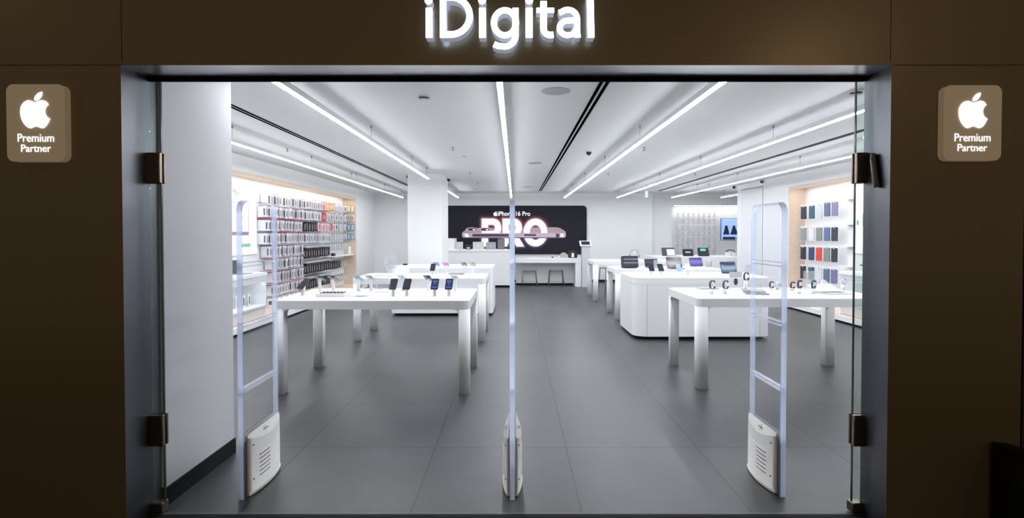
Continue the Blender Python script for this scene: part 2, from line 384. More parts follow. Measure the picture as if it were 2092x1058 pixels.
# ============================================================ PEG DISPLAYS (left wall)
BX = XWL-.33
def pack(dep, w, h, mside, mface, mwin):
    """retail box on a wall peg: local +x points at the aisle"""
    b = MB(); b.box(.02, dep, -w/2, w/2, -h, 0); b.mi = 1
    b.box(dep, dep+.002, -w*.44, w*.44, -h*.94, -.1*h); b.mi = 2
    b.box(dep+.002, dep+.004, -w*.16, w*.16, -h*.8, -.28*h)
    b.box(dep-.045, dep-.015, -w/2-.0015, -w/2, -h*.85, -.2*h)
    me = b.mesh('product_box')
    for q in (mside, mface, mwin): me.materials.append(q)
    return me
PEG = MB().cyl((0, 0, .012), (.26, 0, .012), .0035, n=6).mesh('peg'); PEG.materials.append(CHROME)
pal = {
 'white': (mat('white carton', (.80, .79, .82), .5), mat('grey white carton face', (.62, .62, .68), .4), mat('carton print dark', (.10, .10, .13), .4)),
 'grey': (mat('silver carton', (.62, .62, .67), .45), mat('carton face lilac', (.50, .50, .58), .4), mat('carton print dark', (0, 0, 0))),
 'black': (mat('black carton', (.02, .02, .024), .4), mat('black carton face', (.03, .03, .035), .3), mat('carton print grey', (.32, .28, .30), .4)),
 'red': (mat('red carton', (.55, .03, .04), .5), mat('red carton face', (.6, .05, .06), .4), mat('carton print white', (.8, .8, .8), .4)),
 'pink': (mat('pink carton', (.72, .42, .47), .5), mat('white print face', (.8, .76, .78), .4), mat('carton print red', (.5, .1, .12), .4)),
 'orange': (mat('orange carton', (.80, .32, .08), .5), mat('orange carton face', (.85, .45, .15), .4), mat('carton print white', (.8, .8, .8), .4)),
 'clear': (mat('clear blister pack', (.72, .76, .78), .3, alpha=.6), mat('blister card', (.74, .76, .78), .4, alpha=.8), mat('charger plug white', (.55, .57, .6), .4)),
 'blue': (mat('blue carton', (.12, .38, .62), .5), mat('light blue carton face', (.3, .58, .78), .4), mat('carton print white', (.8, .8, .8), .4)),
 'yellow': (mat('yellow carton', (.80, .55, .22), .5), mat('cream carton face', (.82, .74, .6), .4), mat('carton print white', (.8, .8, .8), .4)),
}
cache = {}
rown = ['top', 'second', 'third', 'fourth', 'fifth', 'sixth', 'seventh', 'eighth', 'ninth']
def hang(y, z, kind, w, h, dep, where, x=BX, rz=0, row=0, nm='product_box'):
    key = (kind, w, h, dep)
    if key not in cache: cache[key] = pack(dep, w, h, *pal[kind])
    o = bpy.data.objects.new(nm, cache[key]); col.objects.link(o); jr = random.Random(int(y*1000)+int(z*977)); o.location = (x, y, z); o.rotation_euler = (jr.uniform(-.02, .02), jr.uniform(-.05, .03), rz + (jr.uniform(-.10, .10) if rz == 0 else 0))
    cn = {'clear': 'clear blister pack', 'yellow': 'cream yellow box'}.get(kind, kind + ' box')
    lab = '%s in the %s row of the %s' % (cn, rown[row], where)
    tag(o, lab, 'box', lab.replace('box', 'boxes', 1).replace('pack ', 'packs ', 1))
    p = bpy.data.objects.new('peg', PEG); col.objects.link(p); p.parent = o; p.location = (0, 0, 0)
def rowz(k): return 2.235-.2435*k
for k in range(8):
    rr = random.Random(k)
    c0 = 1 if k in (0, 4) else (2 if k > 4 else 0)
    for c in range(c0, 13):
        y = 9.62+.128*c
        if k == 0 and c % 3 == 2 and c > 1: continue
        kd = 'white' if (c < 3 or rr.random() < .55) else 'grey'
        hang(y, rowz(k), kd, .075, .195 if k else .215, .20 + rr.uniform(-.02, .02), 'nearest left wall rack section', row=k)
Bz = [2.235, 1.99, 1.75, 1.50, 1.17, .83, .50]
for k, z in enumerate(Bz):
    rr = random.Random(40+k)
    for c in range(11):
        y = 11.40+.135*c
        if k >= 4: kd = 'black'
        elif k == 2: kd = 'black' if c < 5 else 'pink'
        elif k == 1: kd = 'red' if c in (7, 8) else 'white'
        elif k == 0: kd = 'white' if c < 7 else ('pink' if c < 9 else 'orange')
        else: kd = 'white' if rr.random() < .5 else 'grey'
        hang(y, z, kd, .085, .20, .21, 'middle left wall rack section', row=k)
Cz = [2.235, 1.99, 1.75, 1.50, 1.25]
for k, z in enumerate(Cz):
    for c in range(8):
        y = 12.98+.17*c
        kd = 'orange' if k == 0 and c < 2 else ('red' if (k == 2 and c == 0) else ('pink' if k == 2 and c < 3 else ('white' if k < 3 and c % 2 else 'clear')))
        hang(y, z, kd, .08, .17, .17, 'farthest left wall rack section', row=k)
for c in range(8): hang(12.98+.17*c, .80, 'black' if c < 5 else 'clear', .08, .18, .17, 'farthest left wall rack section', row=5)
for c in range(8): hang(12.98+.17*c, .42, 'pink' if c < 4 else 'clear', .08, .16, .17, 'farthest left wall rack section', row=6)
# boxes on the wooden end of the alcove, facing the camera
for k, (z, kd) in enumerate(((2.26, 'yellow'), (2.01, 'white'), (1.76, 'blue'), (1.50, 'blue'))):
    for c in range(3):
        hang(LN1-.033, z, kd, .07, .17, .05, 'wooden end panel of the left alcove', x=XWL-.27+.10*c, rz=-PI/2, row=k)
# rack hardware: back rails and price strips
def rail(y0, y1, z, m, label, x=BX, dep=.20):
    o = obj('price_rail', MB().box(0, dep, -(y1-y0)/2, (y1-y0)/2, -.006, .006), m, loc=(x, (y0+y1)/2, z)); return tag(o, label, 'rail')
REDS = mat('red price strip', (.55, .08, .12), .5)
rail(9.6, 10.12, rowz(1)-.21, REDS, 'short red price strip under the second row at the near end', dep=.21)
rail(10.3, 11.2, rowz(1)-.21, REDS, 'red price strip under the second row of white boxes', dep=.22)
rail(10.0, 11.2, rowz(2)-.21, REDS, 'red price strip under the third row of white boxes', dep=.22)
for k, nm in ((3, 'fourth'), (4, 'fifth'), (5, 'sixth'), (6, 'seventh')):
    rail(9.7, 11.2, rowz(k)-.21, mat('pinkish price strip', (.62, .42, .46), .5), 'pale pink price strip under the %s row of white boxes' % nm, dep=.215)
for z, nm in ((1.215, 'above the top row of black cases'), (.88, 'between the upper two rows of black cases'), (.545, 'between the lower two rows of black cases')):
    o = obj('wall_shelf', MB().box(0, .23, -.75, .75, -.02, .012), mat('grey shelf', (.50, .52, .54), .4), loc=(BX, 12.06, z)); tag(o, 'grey shelf %s on the left wall' % nm, 'shelf')
o = obj('wall_shelf', MB().box(0, .30, -.78, .78, -.012, .012), WHITE, loc=(BX, 13.66, .93)); tag(o, 'white shelf at the wooden end of the left alcove', 'shelf')
o = obj('speaker', MB().lathe([(.03, 0), (.035, .01), (.035, .21), (.03, .22)], c=(0, 0, 0)), WHITE, loc=(BX+.24, 14.2, .942)); tag(o, 'slim white cylinder standing on the white shelf by the wooden end', 'device')
o = obj('camera_gadget', MB().box(-.05, .05, -.04, .04, 0, .07, .01).cyl((.02, -.04, .035), (.02, -.06, .035), .025), DARK, loc=(BX+.15, 13.2, .942)); tag(o, 'small dark gadget on the white shelf by the wooden end', 'device')
for i in range(6):
    b = MB().box(-.06, .06, -.05, .05, 0, .16, .004); b.mi = 1; b.box(.0605, .062, -.03, .03, .03, .13); b.box(-.03, .03, -.052, -.0505, .05, .12)
    o = obj('floor_product', b, [WHITE, mat('carton print dark', (0, 0, 0))])
    o.location = (BX+.12, 9.9+.22*i, .122); tag(o, 'small white product box standing on the wooden plinth of the left alcove', 'box', 'boxes on the left plinth')

# ============================================================ TABLET CASES (right wall)
RX = XWR+.33
casec = [
 [('charcoal', (.035, .035, .05)), ('teal', (.05, .11, .17)), ('pale grey', (.62, .64, .68)), ('slate blue', (.13, .16, .27)), ('lavender', (.22, .22, .38))],
 [('sage grey', (.27, .30, .29)), ('white', (.72, .73, .78)), ('olive grey', (.24, .27, .25)), ('denim blue', (.12, .17, .32)), ('dark plum', (.05, .045, .07))],
 [('black', (.03, .03, .04)), ('navy blue', (.03, .06, .16)), ('bright red', (.72, .06, .04)), ('grey green', (.22, .25, .23)), ('graphite', (.04, .04, .055))],
 [('black', (.02, .025, .03)), ('petrol', (.04, .12, .17)), ('frosted', (.66, .66, .72)), ('steel blue', (.12, .16, .25)), ('violet', (.17, .17, .32))]]
ry = [(416, 445), (462, 489), (503, 527), (546, 575)]
rn = ['top row', 'second row', 'third row', 'bottom row']
pyx = [10.92, 10.62, 10.36, 10.10, 9.86]
for r_ in range(4):
    for c in range(5):
        zt = [2.06, 1.62, 1.23, .83][r_] + (.03 if c > 2 else 0)*(r_ == 0); hh = .26
        nm, cc = casec[r_][c]
        b = MB(); b.box(-.004, .0, -.078, .078, -hh-.015, .03)
        root = obj('tablet_case', b, WHITE, loc=(RX-.16, pyx[c], zt)); root.rotation_euler = (0, 0, .35 + random.uniform(-.05, .05))
        tag(root, '%s tablet case hanging in the %s of the right wall rack' % (nm, rn[r_]), 'case')
        b = MB(); b.prism(rrect(-.062, .062, -hh, 0, .012), -.022, -.004, 'x')
        obj('cover', b, mat('case ' + nm, cc, .6), root)
        obj('hook', MB().cyl((-.05, 0, .015), (.10, 0, .015), .003, n=6).box(-.03, -.02, -.012, .012, -.02, .02), GREYW, root)
for i, zz in enumerate((2.13, 1.67, 1.27, .90)):
    o = obj('empty_rail', MB().box(-.15, 0, -.10, .10, -.01, .01).box(-.155, -.15, -.10, .10, -.02, .02), WHITE, loc=(RX, 9.63, zz))
    tag(o, 'empty white rail, %s of four beside the tablet cases' % ['topmost', 'second from the top', 'third from the top', 'lowest'][i], 'rail')

# ============================================================ HOOK GRID (back alcove)
PK = MB().box(-.045, .045, -.02, .0, -.13, -.01); PK.box(-.02, .02, -.03, -.02, -.10, -.04); pkm = PK.mesh('hanging_pack'); pkm.materials.append(mat('pale grey blister', (.80, .81, .82), .3, alpha=.5))
HK = MB().cyl((0, .06, 0), (0, -.05, 0), .004, n=6).box(-.012, .012, -.055, -.045, -.012, .012).mesh('hook'); HK.materials.append(mat('grey hook', (.22, .22, .23), .4))
for r_ in range(7):
    for c in range(8):
        X = at(1384+10.6*c, 450, 16.8)[0]; z = at(1400, 436+12.6*r_, 16.8)[1]
        o = bpy.data.objects.new('hanging_pack', pkm); col.objects.link(o); o.location = (X, BACK+.37, z)
        lab = 'small pale accessory pack on a hook, %s row of the back alcove' % rown[r_]
        tag(o, lab, 'pack', 'accessory packs in the %s row of the back alcove' % rown[r_])
        h_ = bpy.data.objects.new('hook', HK); col.objects.link(h_); h_.parent = o
# screen in the back alcove
sy = BACK+.40
x0, z1 = at(1473, 446, sy); x1, z0 = at(1512, 490, sy)
s_ = thing('wall_screen', 'blue advertising screen with two dark seated figures on the back alcove', 'screen', ((x0+x1)/2, sy, (z0+z1)/2))
hw, hh = (x1-x0)/2, (z1-z0)/2
obj('housing', MB().box(-hw, hw, 0, .04, -hh, hh, .006), DARK, s_)
obj('display', MB().box(-hw+.01, hw-.01, -.004, 0, -hh+.01, hh-.01), mat('screen sky blue', (.3, .45, .8), .3, emit=.6, ec=(.30, .48, .88)), s_)
fg = MB()
for cx_, w_ in ((-hw*.45, .10), (hw*.35, .12)):
    fg.prism([(cx_-w_, -hh*.5), (cx_-w_*.6, -hh*.1), (cx_-.05, hh*.12), (cx_-.04, hh*.28), (cx_, hh*.36), (cx_+.04, hh*.28), (cx_+.05, hh*.1), (cx_+w_*.7, -hh*.1), (cx_+w_, -hh*.5)], -.007, -.004, 'y')
fg.box(-hw*.8, hw*.5, -.007, -.004, -hh*.95, -hh*.72).box(hw*.62, hw*.95, -.007, -.004, -hh*.95, -hh*.72)
obj('picture', fg, mat('screen dark figures', (.02, .03, .07), .3), s_)

# ============================================================ LINE LIGHTS
LZ = 2.55
def line_light(X, y0, y1, label, cables):
    r = thing('line_light', label, 'light', (X, y0, LZ), group=None); L = y1-y0
    obj('housing', MB().box(-.021, .021, 0, L, .0075, .055), WHITE, r)
    obj('diffuser', MB().box(-.0195, .0195, .004, L-.004, 0, .007), LINE, r, label='glowing white diffuser')
    for y in cables:
        c = obj('cable', MB().cyl((0, y-y0, .055), (0, y-y0, CEILZ-LZ-.03), .0022, n=6), CHROME, r)
        obj('ceiling_cap', MB().lathe([(.006, 0), (.012, .006), (.012, .03)], n=10, c=(0, y-y0, CEILZ-LZ-.03)), CHROME, c)
cab = [3.75, 6.15, 8.55, 10.95, 13.35, 15.3]
X0 = at(1020, 168, 3.67)[0]
names = [(-3.28, 3.8, 15.5, 'suspended white line light nearest the left wall'),
 (-1.666, 3.62, 10.2, 'suspended line light running to the white column'),
 (-1.666, 13.0, 15.5, 'short suspended line light behind the white column'),
 (-.108, 3.62, 15.5, 'suspended line light over the middle of the room'),
 (1.448, 3.62, 15.5, 'suspended line light just right of the black ceiling slots'),
 (2.995, 3.62, 15.5, 'suspended line light second from the right wall'),
 (4.60, 3.62, 15.5, 'suspended line light nearest the right wall'),
 (6.04, 14.0, 15.5, 'short suspended line light in the far right recess')]
for X, a, b_, lab in names:
    line_light(X, a, b_, lab, [y for y in cab if a < y < b_] + ([10.0] if b_ == 10.2 else []))
# ceiling slots
for X, lab in ((-2.77, 'black double slot air diffuser in the ceiling, leftmost'), (.738, 'black double slot air diffuser in the ceiling, centre'), (4.2, 'black double slot air diffuser in the ceiling, rightmost')):
    r = thing('slot_diffuser', lab, 'vent', (X, 3.6, CEILZ))
    obj('frame', MB().box(-.05, .05, 0, 11.9, -.003, -.001), CEIL, r)
    [obj('slot', MB().box(q-.015, q+.015, .02, 11.88, -.006, -.003), mat('matt black slot', (.004, .004, .005), 1, spec=0.0), r) for q in (-.026, .026)]
# ceiling devices
def ceil_pt(px, py): return on(px, py, CEILZ)
sm = None
for px, py, lab in ((866, 196, 'round smoke detector on the ceiling near the entrance'), (1749, 186, 'round detector on the ceiling seen through the right glass')):
    p = ceil_pt(px, py); r = thing('smoke_detector', lab, 'detector', p)
    obj('base', MB().lathe([(.055, -.012), (.058, -.02), (.058, 0)]), WHITE2, r)
    obj('grille', MB().lathe([(.042, -.030), (.046, -.012)]), DARK, r); obj('cap', MB().lathe([(.02, -.044), (.04, -.04), (.045, -.030)]), WHITE2, r)
for px, py, lab in ((1136, 186, 'large round flush ceiling speaker near the entrance'), (1093, 333, 'round flush ceiling speaker in the middle of the room'), (1078, 382, 'round flush ceiling speaker near the back wall')):
    p = ceil_pt(px, py); o = obj('ceiling_speaker', MB().lathe([(.10, -.003), (.125, -.004), (.13, 0)], 36), mat('speaker grille grey', (.45, .46, .47), .7), loc=p); tag(o, lab, 'speaker')
sp = [(925, 300, 'left of the middle line light'), (961, 351, 'above the column top on the right'), (976, 373, 'farther back beside the middle line light'), (587, 303, 'over the near part of the left wall'),
 (718, 352, 'over the middle part of the left wall'), (793, 375, 'over the far part of the left wall'), (1316, 301, 'right of the second right line light'), (1243, 353, 'between the centre slot and right line lights'),
 (1210, 374, 'far back right of the centre slot'), (1420, 353, 'near the rightmost slot'), (1447, 374, 'far back on the right')]
for px, py, w_ in sp:
    p = ceil_pt(px, py); r = thing('sprinkler', 'small ceiling sprinkler %s' % w_, 'sprinkler', p)
    obj('flange', MB().lathe([(.030, -.004), (.034, 0)], 16), GREYW, r)
    obj('head', MB().cyl((0, 0, -.004), (0, 0, -.045), .008, n=8).lathe([(.02, -.05), (.022, -.045)], 12), CHROME, r)
for px, py, w_ in ((949, 319, 'beside the middle line light'), (973, 386, 'near the back wall left'), (1258, 390, 'near the back wall right'), (1461, 389, 'in the far right corner')):
    o = obj('ceiling_sensor', MB().lathe([(.03, -.02), (.05, -.012), (.05, 0)], 20), GREYW, loc=ceil_pt(px, py)); tag(o, 'flat round ceiling sensor %s' % w_, 'sensor')
p = ceil_pt(1203, 309); r = thing('dome_camera', 'black dome camera on the ceiling right of the centre slot', 'camera', p)
obj('base', MB().lathe([(.05, -.015), (.055, 0)]), GREYW, r); obj('dome', MB().lathe([(.005, -.062), (.025, -.055), (.04, -.035), (.045, -.015)]), BLACK, r)
for (x, y, z, lab) in ((XWR-.05, 12.34, 2.66, 'black dome camera on the right wall above the flush door'), (XWR-.05, 13.9, 2.67, 'black dome camera at the far end of the right wall'),
                       (cxl-.04, cA+.25, 2.62, 'black camera on the left side of the column'), (cxr+.04, cA+.85, 2.62, 'black camera on the right side of the column')):
    r = thing('dome_camera', lab, 'camera', (x, y, CEILZ))
    obj('base', MB().lathe([(.045, -.02), (.045, 0)], 16), GREYW, r); obj('dome', MB().lathe([(.005, -.075), (.025, -.068), (.036, -.045), (.04, -.02)], 16), BLACK, r)
x, z = at(1321, 398, 15.6)
r = thing('exit_sign', 'small white hanging emergency sign box near the back wall', 'sign', (x, 15.6, z-.08))
obj('sign_box', MB().box(-.045, .045, -.02, .02, 0, .2, .004), mat('lit sign white', (.85, .9, .9), .5, emit=.4), r); obj('rod', MB().cyl((0, 0, .2), (0, 0, CEILZ-z+.08), .005), WHITE2, r)

# ============================================================ TABLES
TH = .88
def table(x0, x1, y0, y1, label, w=.105, nlegs=4):
    cx, cy = (x0+x1)/2, (y0+y1)/2; a, b_ = (x1-x0)/2, (y1-y0)/2
    r = thing('display_table', label, 'table', (cx, cy, 0), group=None)
    obj('tabletop', MB().prism(rrect(-a, a, -b_, b_, .07), TH-.085, TH-.002, 'z', bev=.008), WHITE, r)
    obj('inlay', MB().box(-a+.10, -.02, -b_+.10, b_-.10, TH-.002, TH), mat('bright white inlay', (.90, .90, .92), .3), r)
    obj('inlay', MB().box(.02, a-.10, -b_+.10, b_-.10, TH-.002, TH), mat('bright white inlay', (.9, .9, .92), .3), r)
    rf = .05; zt = TH-.085
    for sx in (-1, 1):
        for sy in (-1, 1):
            m = MB(); X0, X1 = sorted((sx*a, sx*(a-w))); Y0, Y1 = sorted((sy*b_, sy*(b_-w)))
            corner = {(1, 1): 0, (-1, 1): 1, (-1, -1): 2, (1, -1): 3}[(sx, sy)]
            pts = []
            for k, (ccx, ccy, an) in enumerate(((1, 1, 0), (-1, 1, 90), (-1, -1, 180), (1, -1, 270))):
                rad = .068 if k == corner else .012
                px_ = (X1-rad) if ccx > 0 else (X0+rad); py_ = (Y1-rad) if ccy > 0 else (Y0+rad)
                for i in range(7):
                    t = math.radians(an+15*i); pts.append((px_+rad*math.cos(t), py_+rad*math.sin(t)))
            m.prism(pts, 0, zt, 'z', smooth=True)
            # curved brackets under the apron
            fx = sx*(a-w)
            arc = [(fx, zt), (fx, zt-rf)] + [(fx-sx*(rf-rf*math.cos(t)), zt-rf+rf*math.sin(t)) for t in [PI/2*i/6 for i in range(1, 7)]]
            m.prism(arc, min(Y0, Y1)+.004, max(Y0, Y1)-.004, 'y')
            fy = sy*(b_-w)
            arc = [(fy, zt), (fy, zt-rf)] + [(fy-sy*(rf-rf*math.cos(t)), zt-rf+rf*math.sin(t)) for t in [PI/2*i/6 for i in range(1, 7)]]
            m.prism(arc, X0+.004, X1-.004, 'x')
            obj('leg', m, WHITE, r)
    return r
def tX(px, Y): return at(px, 600, Y)[0]
ya = gY(806, 0)
tA = table(-2.26, tX(959, ya), ya, gY(747, 0)+.02, 'white display table front left, with black and navy phones on stands')
tB = table(-2.27, -.41, gY(697, 0), gY(671, 0), 'white display table behind the front left one, with coloured phones')
yd = gY(796, 0)
tD = table(tX(1426, yd), tX(1426, yd)+1.87, yd, gY(743, 0), 'white display table front right, with watches on stands')
tF = table(1.76, 3.65, gY(653, 0), gY(636, 0), 'white display table holding tablets behind the right white island')
tG = table(1.76, 3.65, gY(614, 0), gY(603, 0), 'farthest white display table on the right, bare top, stools beside it')
def island(x0, x1, y0, y1, h, label, rr=.18, seam=None, kick=.05):
    cx, cy = (x0+x1)/2, (y0+y1)/2; a, b_ = (x1-x0)/2, (y1-y0)/2
    r = thing('display_island', label, 'counter', (cx, cy, 0))
    obj('body', MB().prism(rrect(-a, a, -b_, b_, rr, 10), kick, h-.10, 'z', smooth=False), WHITE, r)
    obj('top_slab', MB().prism(rrect(-a, a, -b_, b_, rr, 10), h-.097, h, 'z', bev=.02), WHITE, r)
    obj('core', MB().prism(rrect(-a+.01, a-.01, -b_+.01, b_-.01, rr, 10), h-.10, h-.097, 'z'), GREYW, r)
    obj('kick', MB().prism(rrect(-a+.05, a-.05, -b_+.05, b_-.05, rr, 10), 0, kick, 'z'), KICK, r)
    [obj('seam', MB().box(q-.002, q+.002, -b_-.0008, -b_+.01, kick, h-.10), mat('shadow gap', (.25, .26, .28), .6), r) for q in (-a+rr, a-rr)]
    return r
ye = gY(689, .04)
tE = island(tX(1296, ye), 3.63, ye, ye+1.15, TH, 'white solid island with rounded corners behind the front right table')
yc = gY(642, .03)
tC = island(-2.26, tX(1007, yc), yc, yc+1.15, TH, 'white solid island behind the two left tables', rr=.07)
island(3.75, 6.2, 14.0, 15.3, TH, 'far white counter with tablets before the back alcove', rr=.1)
# cash counter
yk = gY(587, 0)
kc = thing('cash_counter', 'tall white service counter left of the back desk with laptops on it', 'counter', (-.95, yk, 0))
kx1 = at(1047, 540, yk)[0]; kz = at(1000, 510, yk)[1]
obj('body', MB().box(-1.9+.95, kx1+.95, 0, .75, .06, kz-.06), WHITE, kc); obj('top', MB().box(-1.9+.95, kx1+.95, -.01, .76, kz-.055, kz, .004), WHITE, kc)
obj('shadow_gap', MB().box(-1.9+.96, kx1+.94, .01, .74, kz-.06, kz-.055), GREYW, kc)
obj('kick', MB().box(-1.9+1.0, kx1+.92, .04, .7, 0, .06), KICK, kc)
xx, zz = at(928, 487, yk+.1); xa = at(905, 487, yk+.1)[0]
obj('raised_end', MB().box(-1.9+.95, xx+.95, .1, .7, kz, zz), WHITE, kc)
# desk with stools
yd2 = gY(586, 0); dx1 = at(1188, 550, yd2)[0]; dz = at(1100, 530, yd2)[1]+.03
dk = thing('service_desk', 'white wall desk below the dark poster with two wire stools', 'desk', (0, yd2, 0))
obj('desktop', MB().box(.03, dx1, 0, 1.25, dz-.13, dz, .006), WHITE, dk)
obj('end_leg', MB().box(dx1-.17, dx1, .01, 1.2, 0, dz-.13), WHITE, dk)
obj('back_board', MB().box(.03, dx1-.17, .52, .55, .06, dz-.13), WHITE, dk); obj('kick', MB().box(.03, dx1-.17, .5, .56, 0, .06), KICK, dk)
kx = at(1195, 540, yd2-.05)[0]
ki = thing('tablet_kiosk', 'white pedestal with tilted tablet at the right end of the desk', 'kiosk', (kx+.03, yd2-.1, 0))
kzt = at(1195, 503, yd2-.1)[1]
obj('pedestal', MB().box(-.11, .11, 0, .25, 0, kzt, .006), GREYW, ki)
tb = MB(); tb.M = Matrix.Translation((-.01, .1, kzt+.07)) @ Matrix.Rotation(math.radians(28), 4, 'X'); tb.box(-.16, .16, -.14, .14, -.02, .02, .006)
obj('tablet_holder', tb, WHITE, ki)
tb = MB(); tb.M = Matrix.Translation((-.01, .1, kzt+.07)) @ Matrix.Rotation(math.radians(28), 4, 'X'); tb.box(-.12, .12, -.10, .10, .02, .023)
obj('screen', tb, SCREEN, ki)
def stool(x, y, rz, label, h=.49, w=.19, legs=None):
    r = thing('stool', label, 'stool', (x, y, 0), rz)
    obj('seat', MB().prism(rrect(-w, w, -.17, .17, .05), h-.012, h, 'z'), SILVER, r)
    for sx in (-1, 1):
        obj('leg_frame', MB().tube([(sx*(w+.03), -.2, .0), (sx*(w-.01), -.15, h-.02), (sx*(w-.01), .15, h-.02), (sx*(w+.03), .2, 0)], .011, 8), CHROME, r)
    obj('footrest', MB().tube([(-w-.01, -.18, .14), (w+.01, -.18, .14)], .008, 6), CHROME, r)
    return r
for px, lab in ((1082, 'wire stool on the left under the white desk'), (1137, 'wire stool on the right under the white desk')):
    Y = gY(585, 0)+.05; stool(at(px, 570, Y)[0], Y+.12, 0, lab, h=at(px, 551, Y)[1])
stool(2.25, 12.75, .3, 'wire stool under the farthest right table', h=.68, w=.15)
stool(2.2, 10.9, .1, 'wire stool behind the tablet table on the right', h=.66, w=.16)

# ============================================================ POSTER
py_ = BACK-.045
def pz(u, v): return at(900+u/6.748, 400+v/6.748, py_)
xa, zt_ = at(905, 420, py_); xb, zb_ = at(1198.5, 519, py_)
po = thing('wall_poster', 'wide dark poster with glowing letters and a pink phone on the back wall', 'poster', ((xa+xb)/2, py_, (zt_+zb_)/2))
ox, oz = (xa+xb)/2, (zt_+zb_)/2
INK = mat('poster dark ink', (.018, .018, .026), .7, spec=.15)
obj('panel', MB().prism(rrect(xa-ox, xb-ox, zb_-oz, zt_-oz, .12, 6, (1, 0, 0, 0)), 0, .04, 'y'), INK, po)
def P2(pts): return [(pz(u, v)[0]-ox, pz(u, v)[1]-oz) for u, v in pts]
# glow of the letters, printed as nested outlines
def letter_fit(ch, u0, u1, v0, v1, off, base=.06):
    x0, z1 = pz(u0, v0); x1, z0 = pz(u1, v1)
    m0 = text_mesh(ch, offset=base, height=1); 
    ref = text_mesh(ch, offset=base, height=z1-z0, width=x1-x0)
    return ref, ((x0+x1)/2-ox, (z0+z1)/2-oz)
def stroke(pts, w):
    out, inn = [], []
    for i, p in enumerate(pts):
        a = Vector(pts[max(i-1, 0)]); c = Vector(pts[min(i+1, len(pts)-1)]); d = (c-a).normalized(); nrm = Vector((-d.y, d.x)); p = Vector(p)
        out.append(tuple(p+nrm*w/2)); inn.append(tuple(p-nrm*w/2))
    return out, inn
def ribbon(mb, pts, w, y0, y1, closed=False):
    """flat ribbon along pts in the X-Z plane, y0 (front) to y1 (back); extra depth makes the solid side"""
    if closed: pts = [pts[-1]] + pts + [pts[0], pts[1]]
    o_, i_ = stroke(pts, w)
    if closed: o_, i_ = o_[1:-1], i_[1:-1]
    n = len(o_); fm = mb.mi
    F0 = [mb.v((p[0], y0, p[1])) for p in o_]; F1 = [mb.v((p[0], y0, p[1])) for p in i_]
    B0 = [mb.v((p[0], y1, p[1])) for p in o_]; B1 = [mb.v((p[0], y1, p[1])) for p in i_]
    for i in range(n-1):
        mb.f([F0[i], F0[i+1], F1[i+1], F1[i]]); mb.mi = fm+1
        mb.f([F0[i], B0[i], B0[i+1], F0[i+1]]); mb.f([F1[i], F1[i+1], B1[i+1], B1[i]]); mb.mi = fm+2; mb.f([B0[i], B1[i], B1[i+1], B0[i+1]]); mb.mi = fm
    if not closed:
        mb.mi = fm+1; mb.f([F0[0], F1[0], B1[0], B0[0]]); mb.f([F0[-1], B0[-1], B1[-1], F1[-1]]); mb.mi = fm
def arc(cx, cy, rx, ry, a0, a1, n=20): return [(cx+rx*math.cos(math.radians(a0+(a1-a0)*i/n)), cy+ry*math.sin(math.radians(a0+(a1-a0)*i/n))) for i in range(n+1)]
sU = (pz(100, 0)[0]-pz(0, 0)[0])/100
paths = []
sw = 66
def U(u, v): return (pz(u, v)[0]-ox, pz(u, v)[1]-oz)
def UA(cx, cy, rx, ry, a0, a1, n=24): return [U(x, y) for x, y in arc(cx, cy, rx, ry, a0, a1, n)]
def pline(P, q):
    best = 1e9
    for (x0, y0), (x1, y1) in zip(P, P[1:]):
        dx, dy = x1-x0, y1-y0; t = max(0, min(1, ((q[0]-x0)*dx+(q[1]-y0)*dy)/(dx*dx+dy*dy)))
        best = min(best, math.hypot(q[0]-x0-t*dx, q[1]-y0-t*dy))
    return best
def bxd(q, x0, x1, y0, y1):
    dx = max(x0-q[0], q[0]-x1); dy = max(y0-q[1], q[1]-y1)
    return math.hypot(max(dx, 0), max(dy, 0)) + min(max(dx, dy), 0)
def bowl(q, x):
    return min(bxd(q, x, x+70, 322, 690), bxd(q, x+5, x+145, 322, 390), bxd(q, x+5, x+145, 490, 558), pline(arc(x+145, 440, 72, 84, -90, 90, 12), q)-34)
OC = arc(1308, 505, 122, 148, 0, 360, 28)
def sdf(u, v):
    q = (u, v)
    d = min(bowl(q, 577), bowl(q, 863), pline(OC, q)-35)
    leg = max(pline([(985, 500), (1105, 705)], q)-36, v-690)
    return min(d, leg)
sw = 70
gb = MB(); lt = MB(); step = .7*6.748/1.0
NB = 14; gm = []
for side in (0, 1):
    stops = [[(0, (.022, .018, .026)), (.4, (.085, .035, .045)), (.75, (.34, .13, .15)), (1, (.80, .58, .62))], [(0, (.022, .018, .028)), (.4, (.050, .035, .060)), (.75, (.20, .15, .26)), (1, (.72, .64, .78))]][side]
    for i in range(NB):
        t = i/(NB-1)
        for (t0, c0), (t1, c1) in zip(stops, stops[1:]):
            if t <= t1+1e-9: c = tuple(c0[k]+(c1[k]-c0[k])*(t-t0)/(t1-t0) for k in range(3)); break
        gm.append(mat('poster glow %d %d' % (side, i), c, .7, noise=0, spec=.15, emit=.3*t, ec=c))
lm = [mat('poster letter rim', (.88, .72, .76), .7, noise=0, spec=.1, emit=.3), mat('poster letter white', (.92, .90, .93), .6, noise=0, emit=.5)]
GU, GV = 75.0, 60.0
verts = {}
def gvt(mb, key, i, j, y):
    k_ = (key, i, j)
    if k_ not in verts:
        X, Z = U(430+i*step, 190+j*step); verts[k_] = mb.v((X, y, Z))
    return verts[k_]
